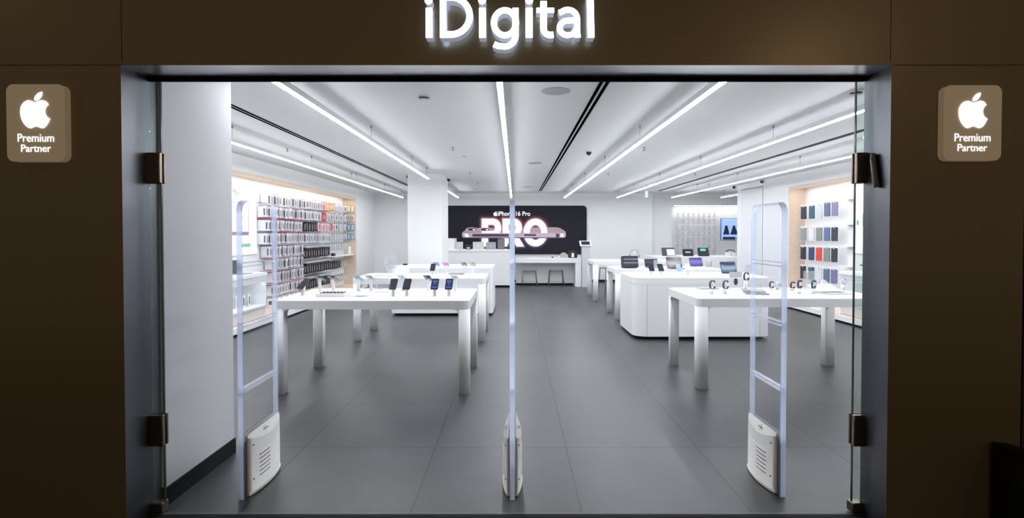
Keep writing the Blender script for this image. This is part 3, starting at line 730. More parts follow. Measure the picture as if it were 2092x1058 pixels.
for i in range(int(1150/step)):
    for j in range(int(620/step)):
        u = 430+(i+.5)*step; v = 190+(j+.5)*step; d = sdf(u, v); side = 0 if v < 500 else 1; R_ = GU if side == 0 else GV
        if d < R_:
            gb.mi = side*NB + min(NB-1, int((1-max(0, d)/R_)**1.5*NB))
            gb.f([gvt(gb, 'g', a_, b__, -.001) for a_, b__ in ((i, j), (i+1, j), (i+1, j+1), (i, j+1))])
        if d < 9:
            lt.mi = 1 if d < 0 else 0
            lt.f([gvt(lt, 'l', a_, b__, -.0055) for a_, b__ in ((i, j), (i+1, j), (i+1, j+1), (i, j+1))])
obj('glow_print', gb, gm, po)
NG = 5
LB = -.0004-.0006*NG
ph = MB().prism(P2([(300, 520), (300, 505), (345, 470), (380, 445), (1600, 433), (1650, 445), (1722, 490), (1725, 520)]), LB-.001, LB, 'y')
phc = obj('phone_print', ph, mat('poster phone pink top', (.42, .30, .36), .5), po)
obj('large_lettering', lt, lm, po)
PB = LB-.003
obj('phone_edge', MB().prism(P2([(297, 512), (1725, 512), (1728, 555), (1705, 580), (320, 580), (297, 555)]), PB-.001, PB, 'y'), mat('poster phone pink edge', (.50, .38, .46), .4, emit=.1), phc)
obj('phone_buttons', MB().prism(P2([(440, 526), (940, 526), (940, 562), (440, 562)]), PB-.002, PB-.001, 'y').prism(P2(rrect(1150, 1320, 527, 553, 12)), PB-.002, PB-.001, 'y').prism(P2([(1590, 522), (1640, 522), (1635, 572), (1590, 572)]), PB-.002, PB-.001, 'y'), mat('poster phone plum', (.06, .035, .055), .4), phc)
obj('phone_outline', MB().prism(P2([(297, 572), (1722, 572), (1705, 584), (318, 584)]), PB-.002, PB-.001, 'y'), mat('poster phone dark rim', (.10, .06, .09), .4), phc)
obj('phone_shine', MB().prism(P2([(325, 522), (375, 522), (400, 570), (345, 570)]), PB-.0035, PB-.0025, 'y').prism(P2([(1650, 522), (1695, 520), (1690, 568), (1655, 570)]), PB-.0035, PB-.0025, 'y'), mat('poster shine', (.9, .85, .9), .4, emit=.3), phc)
for k_ in (430, 610):
    lp = obj('lens_print', MB().prism(P2(arc(k_, 462, 82, 27, 0, 345, 24)), PB-.003, PB-.001, 'y'), mat('poster lens silver', (.50, .42, .47), .3, emit=.1), phc)
    obj('lens_glass', MB().prism(P2(arc(k_+5, 463, 62, 18, 0, 345, 24)), PB-.005, PB-.003, 'y'), mat('poster lens dark', (.04, .035, .05), .2), lp)
    obj('lens_glint', MB().prism(P2(arc(k_+30, 467, 20, 9, 0, 345, 12)), PB-.006, PB-.005, 'y'), mat('poster shine', (0, 0, 0)), lp)
wm = mat('poster white print', (.92, .92, .94), .5, emit=.35)
xa_, z1_ = pz(790, 213); xb_, z0_ = pz(1237, 276)
obj('small_lettering', text_mesh('iPhone 16 Pro', height=z1_-z0_, width=xb_-xa_, offset=.02), wm, po, ((xa_+xb_)/2-ox, -.016, (z0_+z1_)/2-oz))
# fruit outline emblem, normalised from its drawing (unit: height of body+leaf = 1)
def catmull(pts, n=6, closed=False):
    out = []
    for i in range(len(pts)-1):
        p0 = Vector(pts[i-1] if i > 0 else pts[0]); p1 = Vector(pts[i]); p2 = Vector(pts[i+1]); p3 = Vector(pts[i+2] if i+2 < len(pts) else pts[-1])
        for k in range(n):
            t = k/n; out.append(tuple(.5*((2*p1)+(p2-p0)*t+(2*p0-5*p1+4*p2-p3)*t*t+(3*p1-p0-3*p2+p3)*t**3)))
    out.append(tuple(pts[-1])); return out
body = catmull([(592, 318), (560, 280), (515, 268), (470, 280), (435, 292), (400, 280), (355, 268), (305, 290), (268, 340), (257, 400), (265, 470), (292, 535), (330, 580), (368, 599), (405, 588), (440, 577), (480, 590), (515, 599), (550, 580), (580, 540), (606, 487)]) \
     + catmull([(606, 487), (570, 460), (550, 418), (552, 370), (570, 338), (592, 318)])[1:-1]
leaf = catmull([(518, 168), (514, 205), (490, 245), (455, 268), (426, 270)]) + catmull([(426, 270), (432, 232), (460, 195), (490, 175), (518, 168)])[1:-1]
def emblem(mb, cx, cz, hgt, y0, y1):
    s_ = hgt/431.0
    for P in (body, leaf): mb.prism([(cx+(u-432)*s_, cz-(v-384)*s_) for u, v in P], y0, y1, 'y')
    return mb
ex, ez = pz(757, 246)
obj('emblem', emblem(MB(), ex-ox, ez-oz, pz(0, 212)[1]-pz(0, 280)[1], -.018, -.0155), wm, po)

# ============================================================ ENTRANCE: ILLUMINATED LETTERS
LY0 = ZF-.085; LY1 = ZF-.03
SIGNF = mat('lit letter face', (.9, .93, 1), .5, emit=7.0, ec=(.78, .88, 1.0)); SIGNS = mat('letter side', (.6, .62, .68), .5, emit=.30, ec=(.72, .78, 1.0)); SIGNB = mat('letter back glow', (.8, .85, 1), .5, emit=1.4, ec=(.5, .68, 1.0))
sg = thing('letter_sign', 'glowing white shop name letters above the entrance', 'sign', (0, ZF, ZT+.15))
def L(x, y): 
    X, z = at(x, y, LY0); return (X, z-(ZT+.15))
def LA(cx, cy, rx, ry, a0, a1, n=20): return [L(x, y) for x, y in arc(cx, cy, rx, ry, a0, a1, n)]
pxm = (at(1100, 50, LY0)[0]-at(1000, 50, LY0)[0])/100
def letter(name, strokes, w=13.3, dots=()):
    b = MB()
    for s_ in strokes:
        ww = w; cl = False
        if isinstance(s_, dict): ww = s_.get('w', w); cl = s_.get('c', False); s_ = s_['p']
        ribbon(b, s_, ww*pxm, LY0-ZF, LY1-ZF, closed=cl)
    for (x, y, r_) in dots: 
        ps = LA(x, y, r_, r_, 0, 345, 23)
        A = [b.v((p[0], LY0-ZF, p[1])) for p in ps]; B = [b.v((p[0], LY1-ZF, p[1])) for p in ps]; b.mi = 0; b.f(A); b.mi = 2; b.f(B); b.mi = 1
        for i in range(len(A)): b.f([A[i], A[(i+1) % len(A)], B[(i+1) % len(A)], B[i]])
        b.mi = 0
    o = obj(name, b, [SIGNF, SIGNS, SIGNB], sg); return o
bl = 77
letter('letter', [[L(876.5, 16), L(876.8, bl)]], w=14, dots=[(875.5, 1, 8)])
letter('letter', [[L(905, -12), L(905.5, bl)], [L(900, bl-6.5), L(921, bl-6.5)] + LA(921, 32.5, 38.5, 38, 90, -90, 28) + [L(900, -5.5)]])
letter('letter', [[L(985.5, 16), L(985.8, bl)]], w=14, dots=[(985, 1, 8)])
letter('letter', [{'p': LA(1031.5, 46.5, 22.5, 25.5, 0, 352, 44), 'c': True, 'w': 12.5}, [L(1053.3, 16), L(1053.3, 72)] + LA(1031.3, 71, 22, 24, 0, 100, 14) + [L(1018, 94), L(1009, 90)]], w=12.5)
letter('letter', [[L(1081, 16), L(1081, bl)]], w=14, dots=[(1081, 1, 8)])
letter('letter', [[L(1110.5, 2), L(1110.5, 58)] + LA(1124, 58, 13.5, 13.5, 180, 90, 10) + [L(1131, 71)], {'p': [L(1096, 21), L(1132, 21)], 'w': 10}], w=13)
letter('letter', [[L(1142, 26)] + LA(1160, 38, 19, 18, -130, 0, 16) + [L(1179, 60), L(1180.5, bl)], ([L(1179, 41), L(1165, 42)] + LA(1160, 57, 16.5, 15, -100, -270, 20) + [L(1170, 70), L(1178, 60)])], w=12)
letter('letter', [[L(1205.5, -16), L(1207.5, bl)]], w=14)
for X in (880, 930, 1031, 1110, 1160, 1206):
    pass
# square logo signs
TAUPE = mat('taupe sign face', (.50, .39, .27), .5, noise=.02, emit=.17, ec=(.62, .46, .29)); TAUPS = mat('taupe sign side', (.26, .19, .125), .5)
for (x0, x1, y0, y1, lab) in ((12, 134, 172, 330, 'backlit taupe logo plate on the left facade panel'), (1929, 2045, 174, 328, 'backlit taupe logo plate on the right facade panel')):
    YY = ZF-.035
    X0, Z1 = at(x0, y0, YY); X1, Z0 = at(x1, y1, YY); cx, cz = (X0+X1)/2, (Z0+Z1)/2; a, h_ = (X1-X0)/2, (Z1-Z0)/2
    r = thing('logo_sign', lab, 'sign', (cx, ZF, cz))
    obj('plate', MB().prism(rrect(-a, a, -h_, h_, .035, 8), -.035, 0, 'y', smooth=False), TAUPE, r)
    em = mat('lit emblem', (.95, .97, 1), .5, emit=1.2, ec=(.93, .96, 1))
    u = a*2/122*1.0
    obj('emblem', emblem(MB(), 0, h_*.33, h_*2*.47, -.040, -.035), em, r)
    tw = a*2*.62
    obj('lettering', text_mesh('Premium', width=tw, height=h_*2*.105, extrude=.002, offset=0), em, r, (0, -.035, -h_*.385))
    obj('lettering', text_mesh('Partner', width=tw*.82, height=h_*2*.096, extrude=.002, offset=0), em, r, (0, -.035, -h_*.655))

# ============================================================ GLASS PANELS, HINGES
def glass_panel(x0, x1, label, edge_x, sgn):
    r = thing('glass_panel', label, 'glass panel', ((x0+x1)/2, ZD, 0)); a = (x1-x0)/2
    obj('pane', MB().box(-a, a, -.005, .005, .06, ZT-.025), GLASS, r)
    obj('edge', MB().box(edge_x-.0022, edge_x+.0022, -.006, .006, .06, ZT-.025), mat('dark green glass edge', (.03, .07, .06), .2), r)
    hs = [(at(1000, 313, ZD)[1], at(1000, 375, ZD)[1]), (at(1000, 845, ZD)[1], at(1000, 908, ZD)[1])]
    for (zt, zb) in hs:
        h_ = obj('hinge', MB().box(-a-.004*sgn*0-.008, a+.008, -.03, -.006, zb, zt, .004).box(-a-.008, a+.008, .006, .022, zb, zt, .004), HINGE, r, label='bronze metal hinge clamp')
        obj('hinge_screw', MB().cyl((.012, -.036, (zt+zb)/2-.02), (.012, -.03, (zt+zb)/2-.02), .007), HINGE, h_)
    obj('floor_pivot', MB().box(-a-.01, a, -.028, .028, .006, .062, .006), HINGE, r, label='bronze metal floor pivot')
    return r
gl0, gl1 = XL+.002, at(332, 500, ZD)[0]; gr0, gr1 = at(1745, 500, ZD)[0], XR-.002
glass_panel(gl0, gl1, 'narrow clear glass panel with bronze hinges at the left jamb', (gl1-gl0)/2, 1)
glass_panel(gr0, gr1, 'narrow clear glass panel with bronze hinges at the right jamb', -(gr1-gr0)/2, -1)
# bumper on the right reveal
bz = at(1793, 349, 2.72)[1]
b = MB().tube([(XR-.012, 2.728, bz+.085), (XR-.018, 2.722, bz+.06), (XR-.018, 2.700, bz-.06), (XR-.012, 2.694, bz-.085)], .017, 10, flat=.8)
tag(obj('door_bumper', b, mat('grey green rubber', (.16, .17, .14), .25)), 'short rounded metal bumper on the right reveal beside the upper hinge', 'bumper')

# ============================================================ SECURITY GATES
def gate(X, y0, y1, ztop, label):
    r = thing('security_gate', label, 'security gate', (X, y0, 0)); D = y1-y0; t = .0145
    rr_ = .065
    outer = [(0, 0.002), (D, 0.002)] + [(D-rr_+rr_*math.cos(a), ztop-rr_+rr_*math.sin(a)) for a in [PI/2*i/8 for i in range(9)]] + [(rr_-rr_*math.sin(a), ztop-rr_+rr_*math.cos(a)) for a in [PI/2*i/8 for i in range(9)]]
    e = .011; ri = rr_-e
    inner = [(e, .30), (D-e, .30)] + [(D-rr_+ri*math.cos(a), ztop-rr_+ri*math.sin(a)) for a in [PI/2*i/8 for i in range(9)]] + [(rr_-ri*math.sin(a), ztop-rr_+ri*math.cos(a)) for a in [PI/2*i/8 for i in range(9)]]
    b = MB()
    oo = [[b.v((sx*t, u, w)) for u, w in outer] for sx in (-1, 1)]; ii = [[b.v((sx*t, u, w)) for u, w in inner] for sx in (-1, 1)]
    n = len(outer)
    for k in range(n):
        j = (k+1) % n
        b.f([oo[0][k], oo[0][j], oo[1][j], oo[1][k]]); b.f([ii[0][k], ii[1][k], ii[1][j], ii[0][j]])
        b.f([oo[0][k], ii[0][k], ii[0][j], oo[0][j]]); b.f([oo[1][k], oo[1][j], ii[1][j], ii[1][k]])
    for f in b.bm.faces:
        if f.calc_center_median().y > rr_+.01 or (f.calc_center_median().y > .004 and f.calc_center_median().z < ztop-.1): f.material_index = 1
    obj('acrylic_frame', b, [EDGE, EDGE3], r, label='bluish lit acrylic edge')
    obj('acrylic_sheet', MB().box(-t*.9, t*.9, e, D-e, .30, ztop-.012), ACRY, r)
    for zc in (1.31, .97, .60):
        for dz_ in (0, .022):
            obj('cross_bar', MB().box(-t*.95, t*.95, e, D-e, zc+dz_, zc+dz_+.005), EDGE2, r)
    for sx in (-1, 1):
        # bulging cover: plan is a shallow arc, top slopes outward
        pl = []
        N = 14; Y0_, Y1_ = .035, D-.005
        for i in range(N+1):
            t_ = i/N; y = Y0_+(Y1_-Y0_)*t_; pl.append((sx*(t+.002+.014+.030*math.sin(PI*t_)**.8), y))
        b = MB(); ztp = [.352, .325]
        A = []; B = []
        for (x, y) in pl:
            s0 = (abs(x)-t)/.05
            A.append((x, y)); 
        bot = [b.v((sx*(t+.002), Y0_, .006))] + [b.v((x, y, .006)) for x, y in pl] + [b.v((sx*(t+.002), Y1_, .006))]
        lip = [b.v((sx*(t+.002), Y0_, .02))] + [b.v((x, y, .02)) for x, y in pl] + [b.v((sx*(t+.002), Y1_, .02))]
        lip2 = [b.v((sx*(t+.002), Y0_, .022))] + [b.v((x-sx*.005, y, .022)) for x, y in pl] + [b.v((sx*(t+.002), Y1_, .022))]
        up = [b.v((sx*(t+.002), Y0_, .30))] + [b.v((x-sx*.006, y, .335-.035*math.sin(PI*i/N))) for i, (x, y) in enumerate(pl)] + [b.v((sx*(t+.002), Y1_, .35))]
        top = [b.v((sx*(t+.002), Y0_+.004, .352))] + [b.v((sx*(t+.004), y, .354)) for i, (x, y) in enumerate(pl)] + [b.v((sx*(t+.002), Y1_-.002, .352))]
        for R0, R1 in ((bot, lip), (lip, lip2), (lip2, up), (up, top)):
            m_ = len(R0)
            for k in range(m_-1):
                f = b.f([R0[k], R0[k+1], R1[k+1], R1[k]])
                if f and R0 is lip2: f.smooth = True
            b.f([R0[-1], R0[0], R1[0], R1[-1]])
        b.f(bot)
        cv = obj('base_cover', b, WHITE2, r)
        # louvres following the bulge
        v_ = MB(); w_ = MB()
        for k in range(7):
            z = .075+.024*k
            for i in range(2, N-1):
                (xA, yA), (xB, yB) = pl[i], pl[i+1]
                xA, xB = xA-sx*.0055, xB-sx*.0055
                q = [(xA-sx*.002, yA, z), (xB-sx*.002, yB, z), (xB+sx*.003, yB, z+.004), (xA+sx*.003, yA, z+.004), (xA-sx*.002, yA, z+.008), (xB-sx*.002, yB, z+.008)]
                vs = [v_.v(p) for p in q]; v_.f([vs[0], vs[1], vs[2], vs[3]]); v_.f([vs[3], vs[2], vs[5], vs[4]])
            if k < 6:
                (xA, yA), (xB, yB) = pl[4], pl[7]
                w_.box(min(xA, xB)-.001, max(xA, xB)-.0015 if sx > 0 else max(xA, xB), yA, yB, z+.011, z+.015)
        obj('louvres', v_, WHITE2, cv)
        if True:
            w2 = MB()
            for k in range(6):
                z = .075+.024*k+.010
                for i in range(3, 7):
                    (xA, yA), (xB, yB) = pl[i], pl[i+1]; xA -= sx*.0052; xB -= sx*.0052
                    w2.f([w2.v((xA, yA, z)), w2.v((xB, yB, z)), w2.v((xB, yB, z+.005)), w2.v((xA, yA, z+.005))])
            obj('vent_slots', w2, DARK, cv)
        obj('emblem', MB().box(sx*(t+.020), sx*(t+.032), D*.5-.02, D*.5+.02, .3338, .3345).box(sx*(t+.012), sx*(t+.018), D*.5-.006, D*.5+.006, .343, .3435), mat('small grey print', (.2, .2, .21), .5), cv, label='small grey logo print')
        sc_ = MB()
        for z in (.09, .285): sc_.cyl((sx*(t+.012), Y0_+.035, z), (sx*(t+.0265), Y0_+.035, z), .004, n=8)
        obj('screw', sc_, DARK, cv)
    return r
gz = at(1045, 408, 2.97)[1]
y0 = gY(1022, 0); yR = gY(1016, 0)
gate(at(490, 700, y0)[0], y0, y0+.44, gz, 'clear acrylic security gate standing at the left by the white wall')
gate(at(1046.5, 700, y0)[0], y0, y0+.44, gz, 'clear acrylic security gate seen edge-on in the middle of the entrance')
gate(at(1602, 700, yR)[0], yR, yR+.40, gz-.01, 'clear acrylic security gate standing at the right before the watch table')

# ============================================================ DEVICES
ZT_ = TH+.0008
def col_mat(nm, c, rough=.35, metal=.2): return mat('device ' + nm, c, rough, metal)
def phone(px, py, face, cname, c, scr, label, ztop=ZT_, hh=.062, yaw=0, ln=.148, wd=.074):
    p = on(px, py, ztop); r = thing('display_phone', label, 'phone', p, (0 if face < 0 else PI)+yaw)
    st_ = MB(); st_.cyl((0, 0, 0), (0, 0, .004), .022, .022, n=20)
    st_.prism([(-.004, .004), (.018, .004), (.034, hh+.045), (.016, hh+.045)], -.014, .014, 'x')
    obj('stand', st_, WHITE2, r)
    T = Matrix.Translation((0, .018, hh+.055)) @ Matrix.Rotation(math.radians(-50 if face < 0 else -66), 4, 'X')
    b = MB(); b.M = T; b.prism(rrect(-wd/2, wd/2, -ln/2, ln/2, .012, 4), -.004, .004, 'y')
    bd = obj('body', b, col_mat(cname, c), r)
    b = MB(); b.M = T; b.prism(rrect(-wd/2+.002, wd/2-.002, -ln/2+.002, ln/2-.002, .010, 4), -.0052, -.004, 'y')
    s_ = obj('screen', b, scr, r)
    if scr is NAVY:
        b = MB(); b.M = T
        for (a_, w_) in ((.035, .05), (.02, .03), (-.005, .022), (-.05, .05)): b.box(-w_/2, w_/2, -.0058, -.0052, a_, a_+.004)
        obj('screen_text', b, mat('screen text blue', (.15, .25, .5), .4, emit=.5), s_)
    b = MB(); b.M = T; b.prism(rrect(-.033, .003, .030, .068, .008, 3), .004, .007, 'y')
    for q in ((-.024, .058), (-.024, .040), (-.006, .049)): b.cyl((q[0], .007, q[1]), (q[0], .010, q[1]), .0075, n=12)
    obj('camera_bump', b, col_mat(cname, c), r)
    return r
# front-left table
phone(617.7, 603.5, -1, 'charcoal', (.03, .03, .035), SCREEN, 'black phone leaning on a stand at the left end of the front left table', yaw=-.45, wd=.085)
phone(803, 604.7, -1, 'dark green', (.03, .05, .045), SCREEN, 'black phone on a stand right of the clear sign on the front left table')
phone(831, 604.7, -1, 'charcoal', (.03, .03, .035), SCREEN, 'second black phone from the clear sign on the front left table')
phone(888, 604.7, -1, 'navy', (.03, .04, .09), NAVY, 'navy phone partly hiding another one on the front left table')
phone(917, 604.7, -1, 'navy', (.03, .04, .09), NAVY, 'navy phone nearest the right corner of the front left table')
for px, cn, c, lab in ((655, 'green black', (.05, .07, .065), 'dark green phone seen from behind, left above the white tray'), (682, 'green black', (.05, .07, .065), 'dark green phone seen from behind, right above the white tray'),
    (733.5, 'steel blue', (.22, .32, .40), 'blue phone seen from behind left of the clear sign'), (759, 'grey', (.3, .32, .33), 'grey phone seen from behind touching the clear sign'),
    (824, 'ice blue', (.42, .56, .62), 'ice blue phone behind the two black phones'), (876, 'charcoal', (.03, .03, .035), 'black phone seen from behind, left of the navy phones'), (931, 'titanium', (.45, .46, .43), 'silver phone seen from behind at the right end of the table')):
    phone(px, 594, 1, cn, c, SCREEN, lab, hh=.085, yaw=-.15)
# second table left
phone(826, 561.8, -1, 'charcoal', (.03, .03, .035), SCREEN, 'black phone alone on the second left table beside the round marker')
phone(884, 562, -1, 'charcoal', (.03, .03, .035), SCREEN, 'black phone beside the blue one on the second left table')
for px, cn, c, lab in ((892, 'periwinkle', (.25, .32, .62), 'blue phone seen from behind on the second left table'), (911.5, 'pink', (.72, .28, .52), 'pink phone seen from behind on the second left table'),
    (949, 'slate', (.2, .23, .23), 'grey phone seen from behind on the second left table'), (966, 'sand', (.55, .43, .35), 'sand coloured phone seen from behind on the second left table')):
    phone(px, 559.5, 1, cn, c, SCREEN, lab, hh=.095, yaw=-.1, wd=.085)
# island phones right
phone(1331, 562.6, -1, 'charcoal', (.03, .03, .035), SCREEN, 'black phone leftmost on the right white island', wd=.08)
phone(1350, 562.6, -1, 'charcoal', (.03, .03, .035), SCREEN, 'black phone second from the left on the right white island', wd=.08)
phone(1387, 562.6, -1, 'steel blue', (.22, .32, .40), mat('blue phone screen', (.18, .27, .34), .3), 'steel blue phone on the right white island')
phone(1406, 562.6, -1, 'rose', (.50, .42, .44), mat('pale phone screen', (.62, .58, .62), .3), 'pale rose phone on the right white island')
# tray of straps
p = on(674, 607, ZT_); r = thing('tray', 'white rectangular tray of watch straps on the front left table', 'tray', (p[0], p[1]+.09, ZT_))
obj('tray_body', MB().prism(rrect(-.15, .15, -.08, .08, .03), 0, .032, 'z', bev=.004), WHITE, r)
for i in range(7):
    o = obj('watch_strap', MB().box(-.009, .009, -.055, .055, 0, .009, .003), mat(('strap maroon', 'strap charcoal', 'strap brown')[i % 3], ((.16, .05, .07), (.04, .04, .05), (.10, .07, .06))[i % 3], .6), loc=(p[0]-.105+.035*i, p[1]+.09, ZT_+.0325))
    tag(o, '%s watch strap lying in the white tray' % ('maroon', 'charcoal', 'brown')[i % 3], 'strap', 'watch straps in the white tray')
p = on(728, 606, ZT_)
tag(obj('product_card', MB().prism(rrect(-.10, .10, -.05, .05, .02), 0, .003, 'z').lathe([(.045, .003), (.05, .008), (.04, .012)], 24, c=(.03, 0, 0)), GREYW, loc=(p[0], p[1]+.05, ZT_)), 'flat pale disc charger on the front left table beside the tray', 'charger')
CLR = glass('clear sign acrylic', (.94, .95, .96), dif=.2, dc=(.85, .87, .89)); PRT = mat('pale grey print', (.42, .43, .46), .6)
def sign(px, py, w, h, label, extra=None, ztop=ZT_, rows=9):
    p = on(px, py, ztop); r = thing('clear_sign', label, 'sign', p)
    obj('holder', MB().box(-w/2, w/2, 0, .006, 0, h).box(-w/2, w/2, -.03, .03, 0, .004), CLR, r)
    b = MB(); rr = random.Random(int(px))
    for i in range(rows):
        z = h*(.9-.8*i/rows)
        if extra and z < h*.66: break
        b.box(-w*.42, w*(.42-rr.random()*.3), -.0012, -.0004, z-.002, z+.002)
    obj('print', b, PRT, r)
    return r
sign(779, 597.5, .165, .20, 'upright clear information sign in the middle of the front left table')
s1 = sign(1503, 592, .145, .20, 'clear sign with a watch picture on the front right table', extra=1)
obj('watch_picture', MB().prism([(x*.022, .09+y*.038) for x, y in arc(0, 0, 1, 1, 0, 345, 23)], -.0015, -.0005, 'y'), mat('watch picture', (.05, .03, .03), .4), s1)
obj('text_block', MB().box(-.07, .07, -.001, -.0003, .135, .195), mat('sign header', (.60, .60, .64), .5, alpha=.8), s1)
sign(1654, 590, .14, .20, 'clear sign between the two dark watch pairs at the right')
sign(1531, 557.5, .14, .13, 'small clear sign on the far right of the white island', ztop=ZT_)
sign(1345, 548, .17, .15, 'clear sign with reddish print behind the tablets', ztop=ZT_)
# round marker sign on second left table
p = on(795, 566, ZT_); r = thing('round_sign', 'round clear marker sign with radiating lines on the second left table', 'sign', (p[0], p[1]+.1, ZT_))
obj('disc', MB().prism([(x*.10, .22+y*.11) for x, y in arc(0, 0, 1, 1, 0, 350, 35)], 0, .006, 'y').prism([(-.09, .18), (.09, .18), (.03, .0), (-.03, .0)], .0, .006, 'y'), CLR, r)
b = MB()
for a_ in (90, 210, 330, 150, 30): b.tube([(0, -.003, .19), (.09*math.cos(math.radians(a_)), -.003, .22+.09*math.sin(math.radians(a_)))], .004, 5)
obj('spokes', b, mat('grey spokes', (.5, .5, .52), .4), r)
obj('foot', MB().box(-.05, .05, -.04, .05, 0, .005), CLR, r)
p = on(815, 566, ZT_); tag(obj('paper_box', MB().box(-.12, .10, 0, .10, 0, .15, .004), WHITE, loc=(p[0]-.02, p[1]+.22, ZT_)), 'plain white box behind the round marker on the second left table', 'box')
p = on(931, 561, ZT_); tag(obj('closed_laptop', MB().prism(rrect(-.11, .11, -.08, .08, .01), 0, .012, 'z'), SPACE, loc=(p[0], p[1]+.1, ZT_)), 'flat dark slab lying between the pink and grey phones', 'laptop')
p = on(958, 565.3, ZT_); tag(obj('charging_puck', MB().lathe([(.035, 0), (.038, .006), (.03, .010)], 20).tube([(.03, 0, .004), (.06, 0, .004), (.085, .01, .004)], .003, 6), GREYW, loc=p), 'small round charging puck with lead on the second left table', 'charger')

# watches
def watch(px, py, strap, label, yaw=.3, ztop=ZT_, r_=.042, bare=False, post=.05):
    p = on(px, py, ztop); r = thing('display_watch', label, 'watch', p, yaw+.12)
    obj('stand', MB().cyl((0, 0, 0), (.004, 0, post), .021, .018, n=18), WHITE2, r)
    b = MB(); N = 28
    ring = [(.012+r_*.78*math.cos(2*PI*i/N), 0, post+r_+r_*math.sin(2*PI*i/N)) for i in range(N)]
    # strap as flat band
    A = []
    for (x, y, z) in ring:
        dx, dz_ = x-.012, z-post-r_; k = 1+.006/r_
        A.append([b.v((x, -.011, z)), b.v((x, .011, z)), b.v((.012+dx*k, .011, post+r_+dz_*k)), b.v((.012+dx*k, -.011, post+r_+dz_*k))])
    for i in range(N):
        P, Q = A[i], A[(i+1) % N]
        for k in range(4): b.f([P[k], P[(k+1) % 4], Q[(k+1) % 4], Q[k]])
    b.M = Matrix.Identity(4)
    obj('strap', b, strap, r)
    T = Matrix.Translation((.012+r_*.70, 0, post+r_*1.15)) @ Matrix.Rotation(.15, 4, 'Y')
    b = MB(); b.M = T; b.prism(rrect(-.019, .019, -.023, .023, .008, 4), -.004, .007, 'x')
    obj('watch_case', b, SILVER, r)
    b = MB(); b.M = T; b.prism(rrect(-.016, .016, -.020, .020, .007, 4), .007, .0085, 'x'); obj('watch_face', b, BLACK, r)
    return r
SB = mat('black strap', (.02, .02, .025), .5); SM = mat('maroon strap', (.07, .025, .05), .5); SW = mat('white strap', (.75, .76, .78), .5); SG = mat('silver strap', (.45, .46, .48), .3, .6); ST = mat('teal strap', (.03, .09, .11), .5)
watch(1453.6, 600, SB, 'black watch on a white post at the left end of the front right table')
watch(1481, 600, SM, 'dark watch on a white post just left of the clear watch sign')
watch(1523, 591, SB, 'black watch on a tall post just right of the clear watch sign', post=.10)
watch(1575, 591, SB, 'small black watch in the back row behind the flat laptop', post=.015, r_=.035)
watch(1588, 591, SW, 'white watch in the back row near the right gate', post=.012, r_=.033)
watch(1618, 592, SB, 'black watch in the back row right beside the right gate', post=.015, r_=.035)
watch(1632.5, 599, SM, 'maroon watch on a post left of the right clear sign', yaw=.5)
watch(1661, 599, ST, 'teal banded watch on a post before the right clear sign', yaw=.5)
watch(1681, 592, SW, 'white watch behind the two dark right watches', post=.02)
watch(1722, 592, SG, 'silver watch at the far right beside the open laptop', post=.06, r_=.03)

def laptop(px, py, label, yaw=0, w=.30, d=.21, lid=100, body=SPACE, ztop=ZT_, lidm=None, scr=SCREEN, back=.0, ym=None, z=None):
    p = on(px, py, ztop) if ym is None else (at(px, py, ym)[0], ym, z); r = thing('laptop', label, 'laptop', (p[0], p[1]+back, p[2]), yaw)
    obj('base', MB().prism(rrect(-w/2, w/2, 0, d, .01), 0, .012, 'z'), body, r)
    obj('keyboard', MB().box(-w*.42, w*.42, d*.38, d*.9, .012, .0132), DARK, r)
    b = MB(); b.M = Matrix.Translation((0, d, .012)) @ Matrix.Rotation(math.radians(180-lid-90), 4, 'X') @ Matrix.Identity(4)
    b.box(-w/2, w/2, -.004, .004, 0, d, .002); obj('lid', b, lidm or body, r)
    b = MB(); b.M = Matrix.Translation((0, d, .012)) @ Matrix.Rotation(math.radians(180-lid-90), 4, 'X'); b.box(-w/2+.006, w/2-.006, -.0055, -.004, .008, d-.006); obj('screen', b, scr, r)
    return r
laptop(1548, 602, 'dark grey flat laptop on the front right table, seen through the right gate', yaw=-.25, w=.22, d=.16, lid=175, scr=SPACE)
laptop(1716, 601.5, 'open silver laptop at the right end of the front right table', yaw=.15, w=.29, d=.16, lid=158, body=SILVER, scr=mat('bright white screen', (.85, .87, .9), .3))
p = on(1448, 590, ZT_); tag(obj('flat_tablet', MB().prism(rrect(-.11, .11, -.07, .07, .012), 0, .008, 'z'), SPACE, loc=(p[0], p[1]+.03, ZT_)), 'grey tablet lying flat behind the black watches', 'tablet')

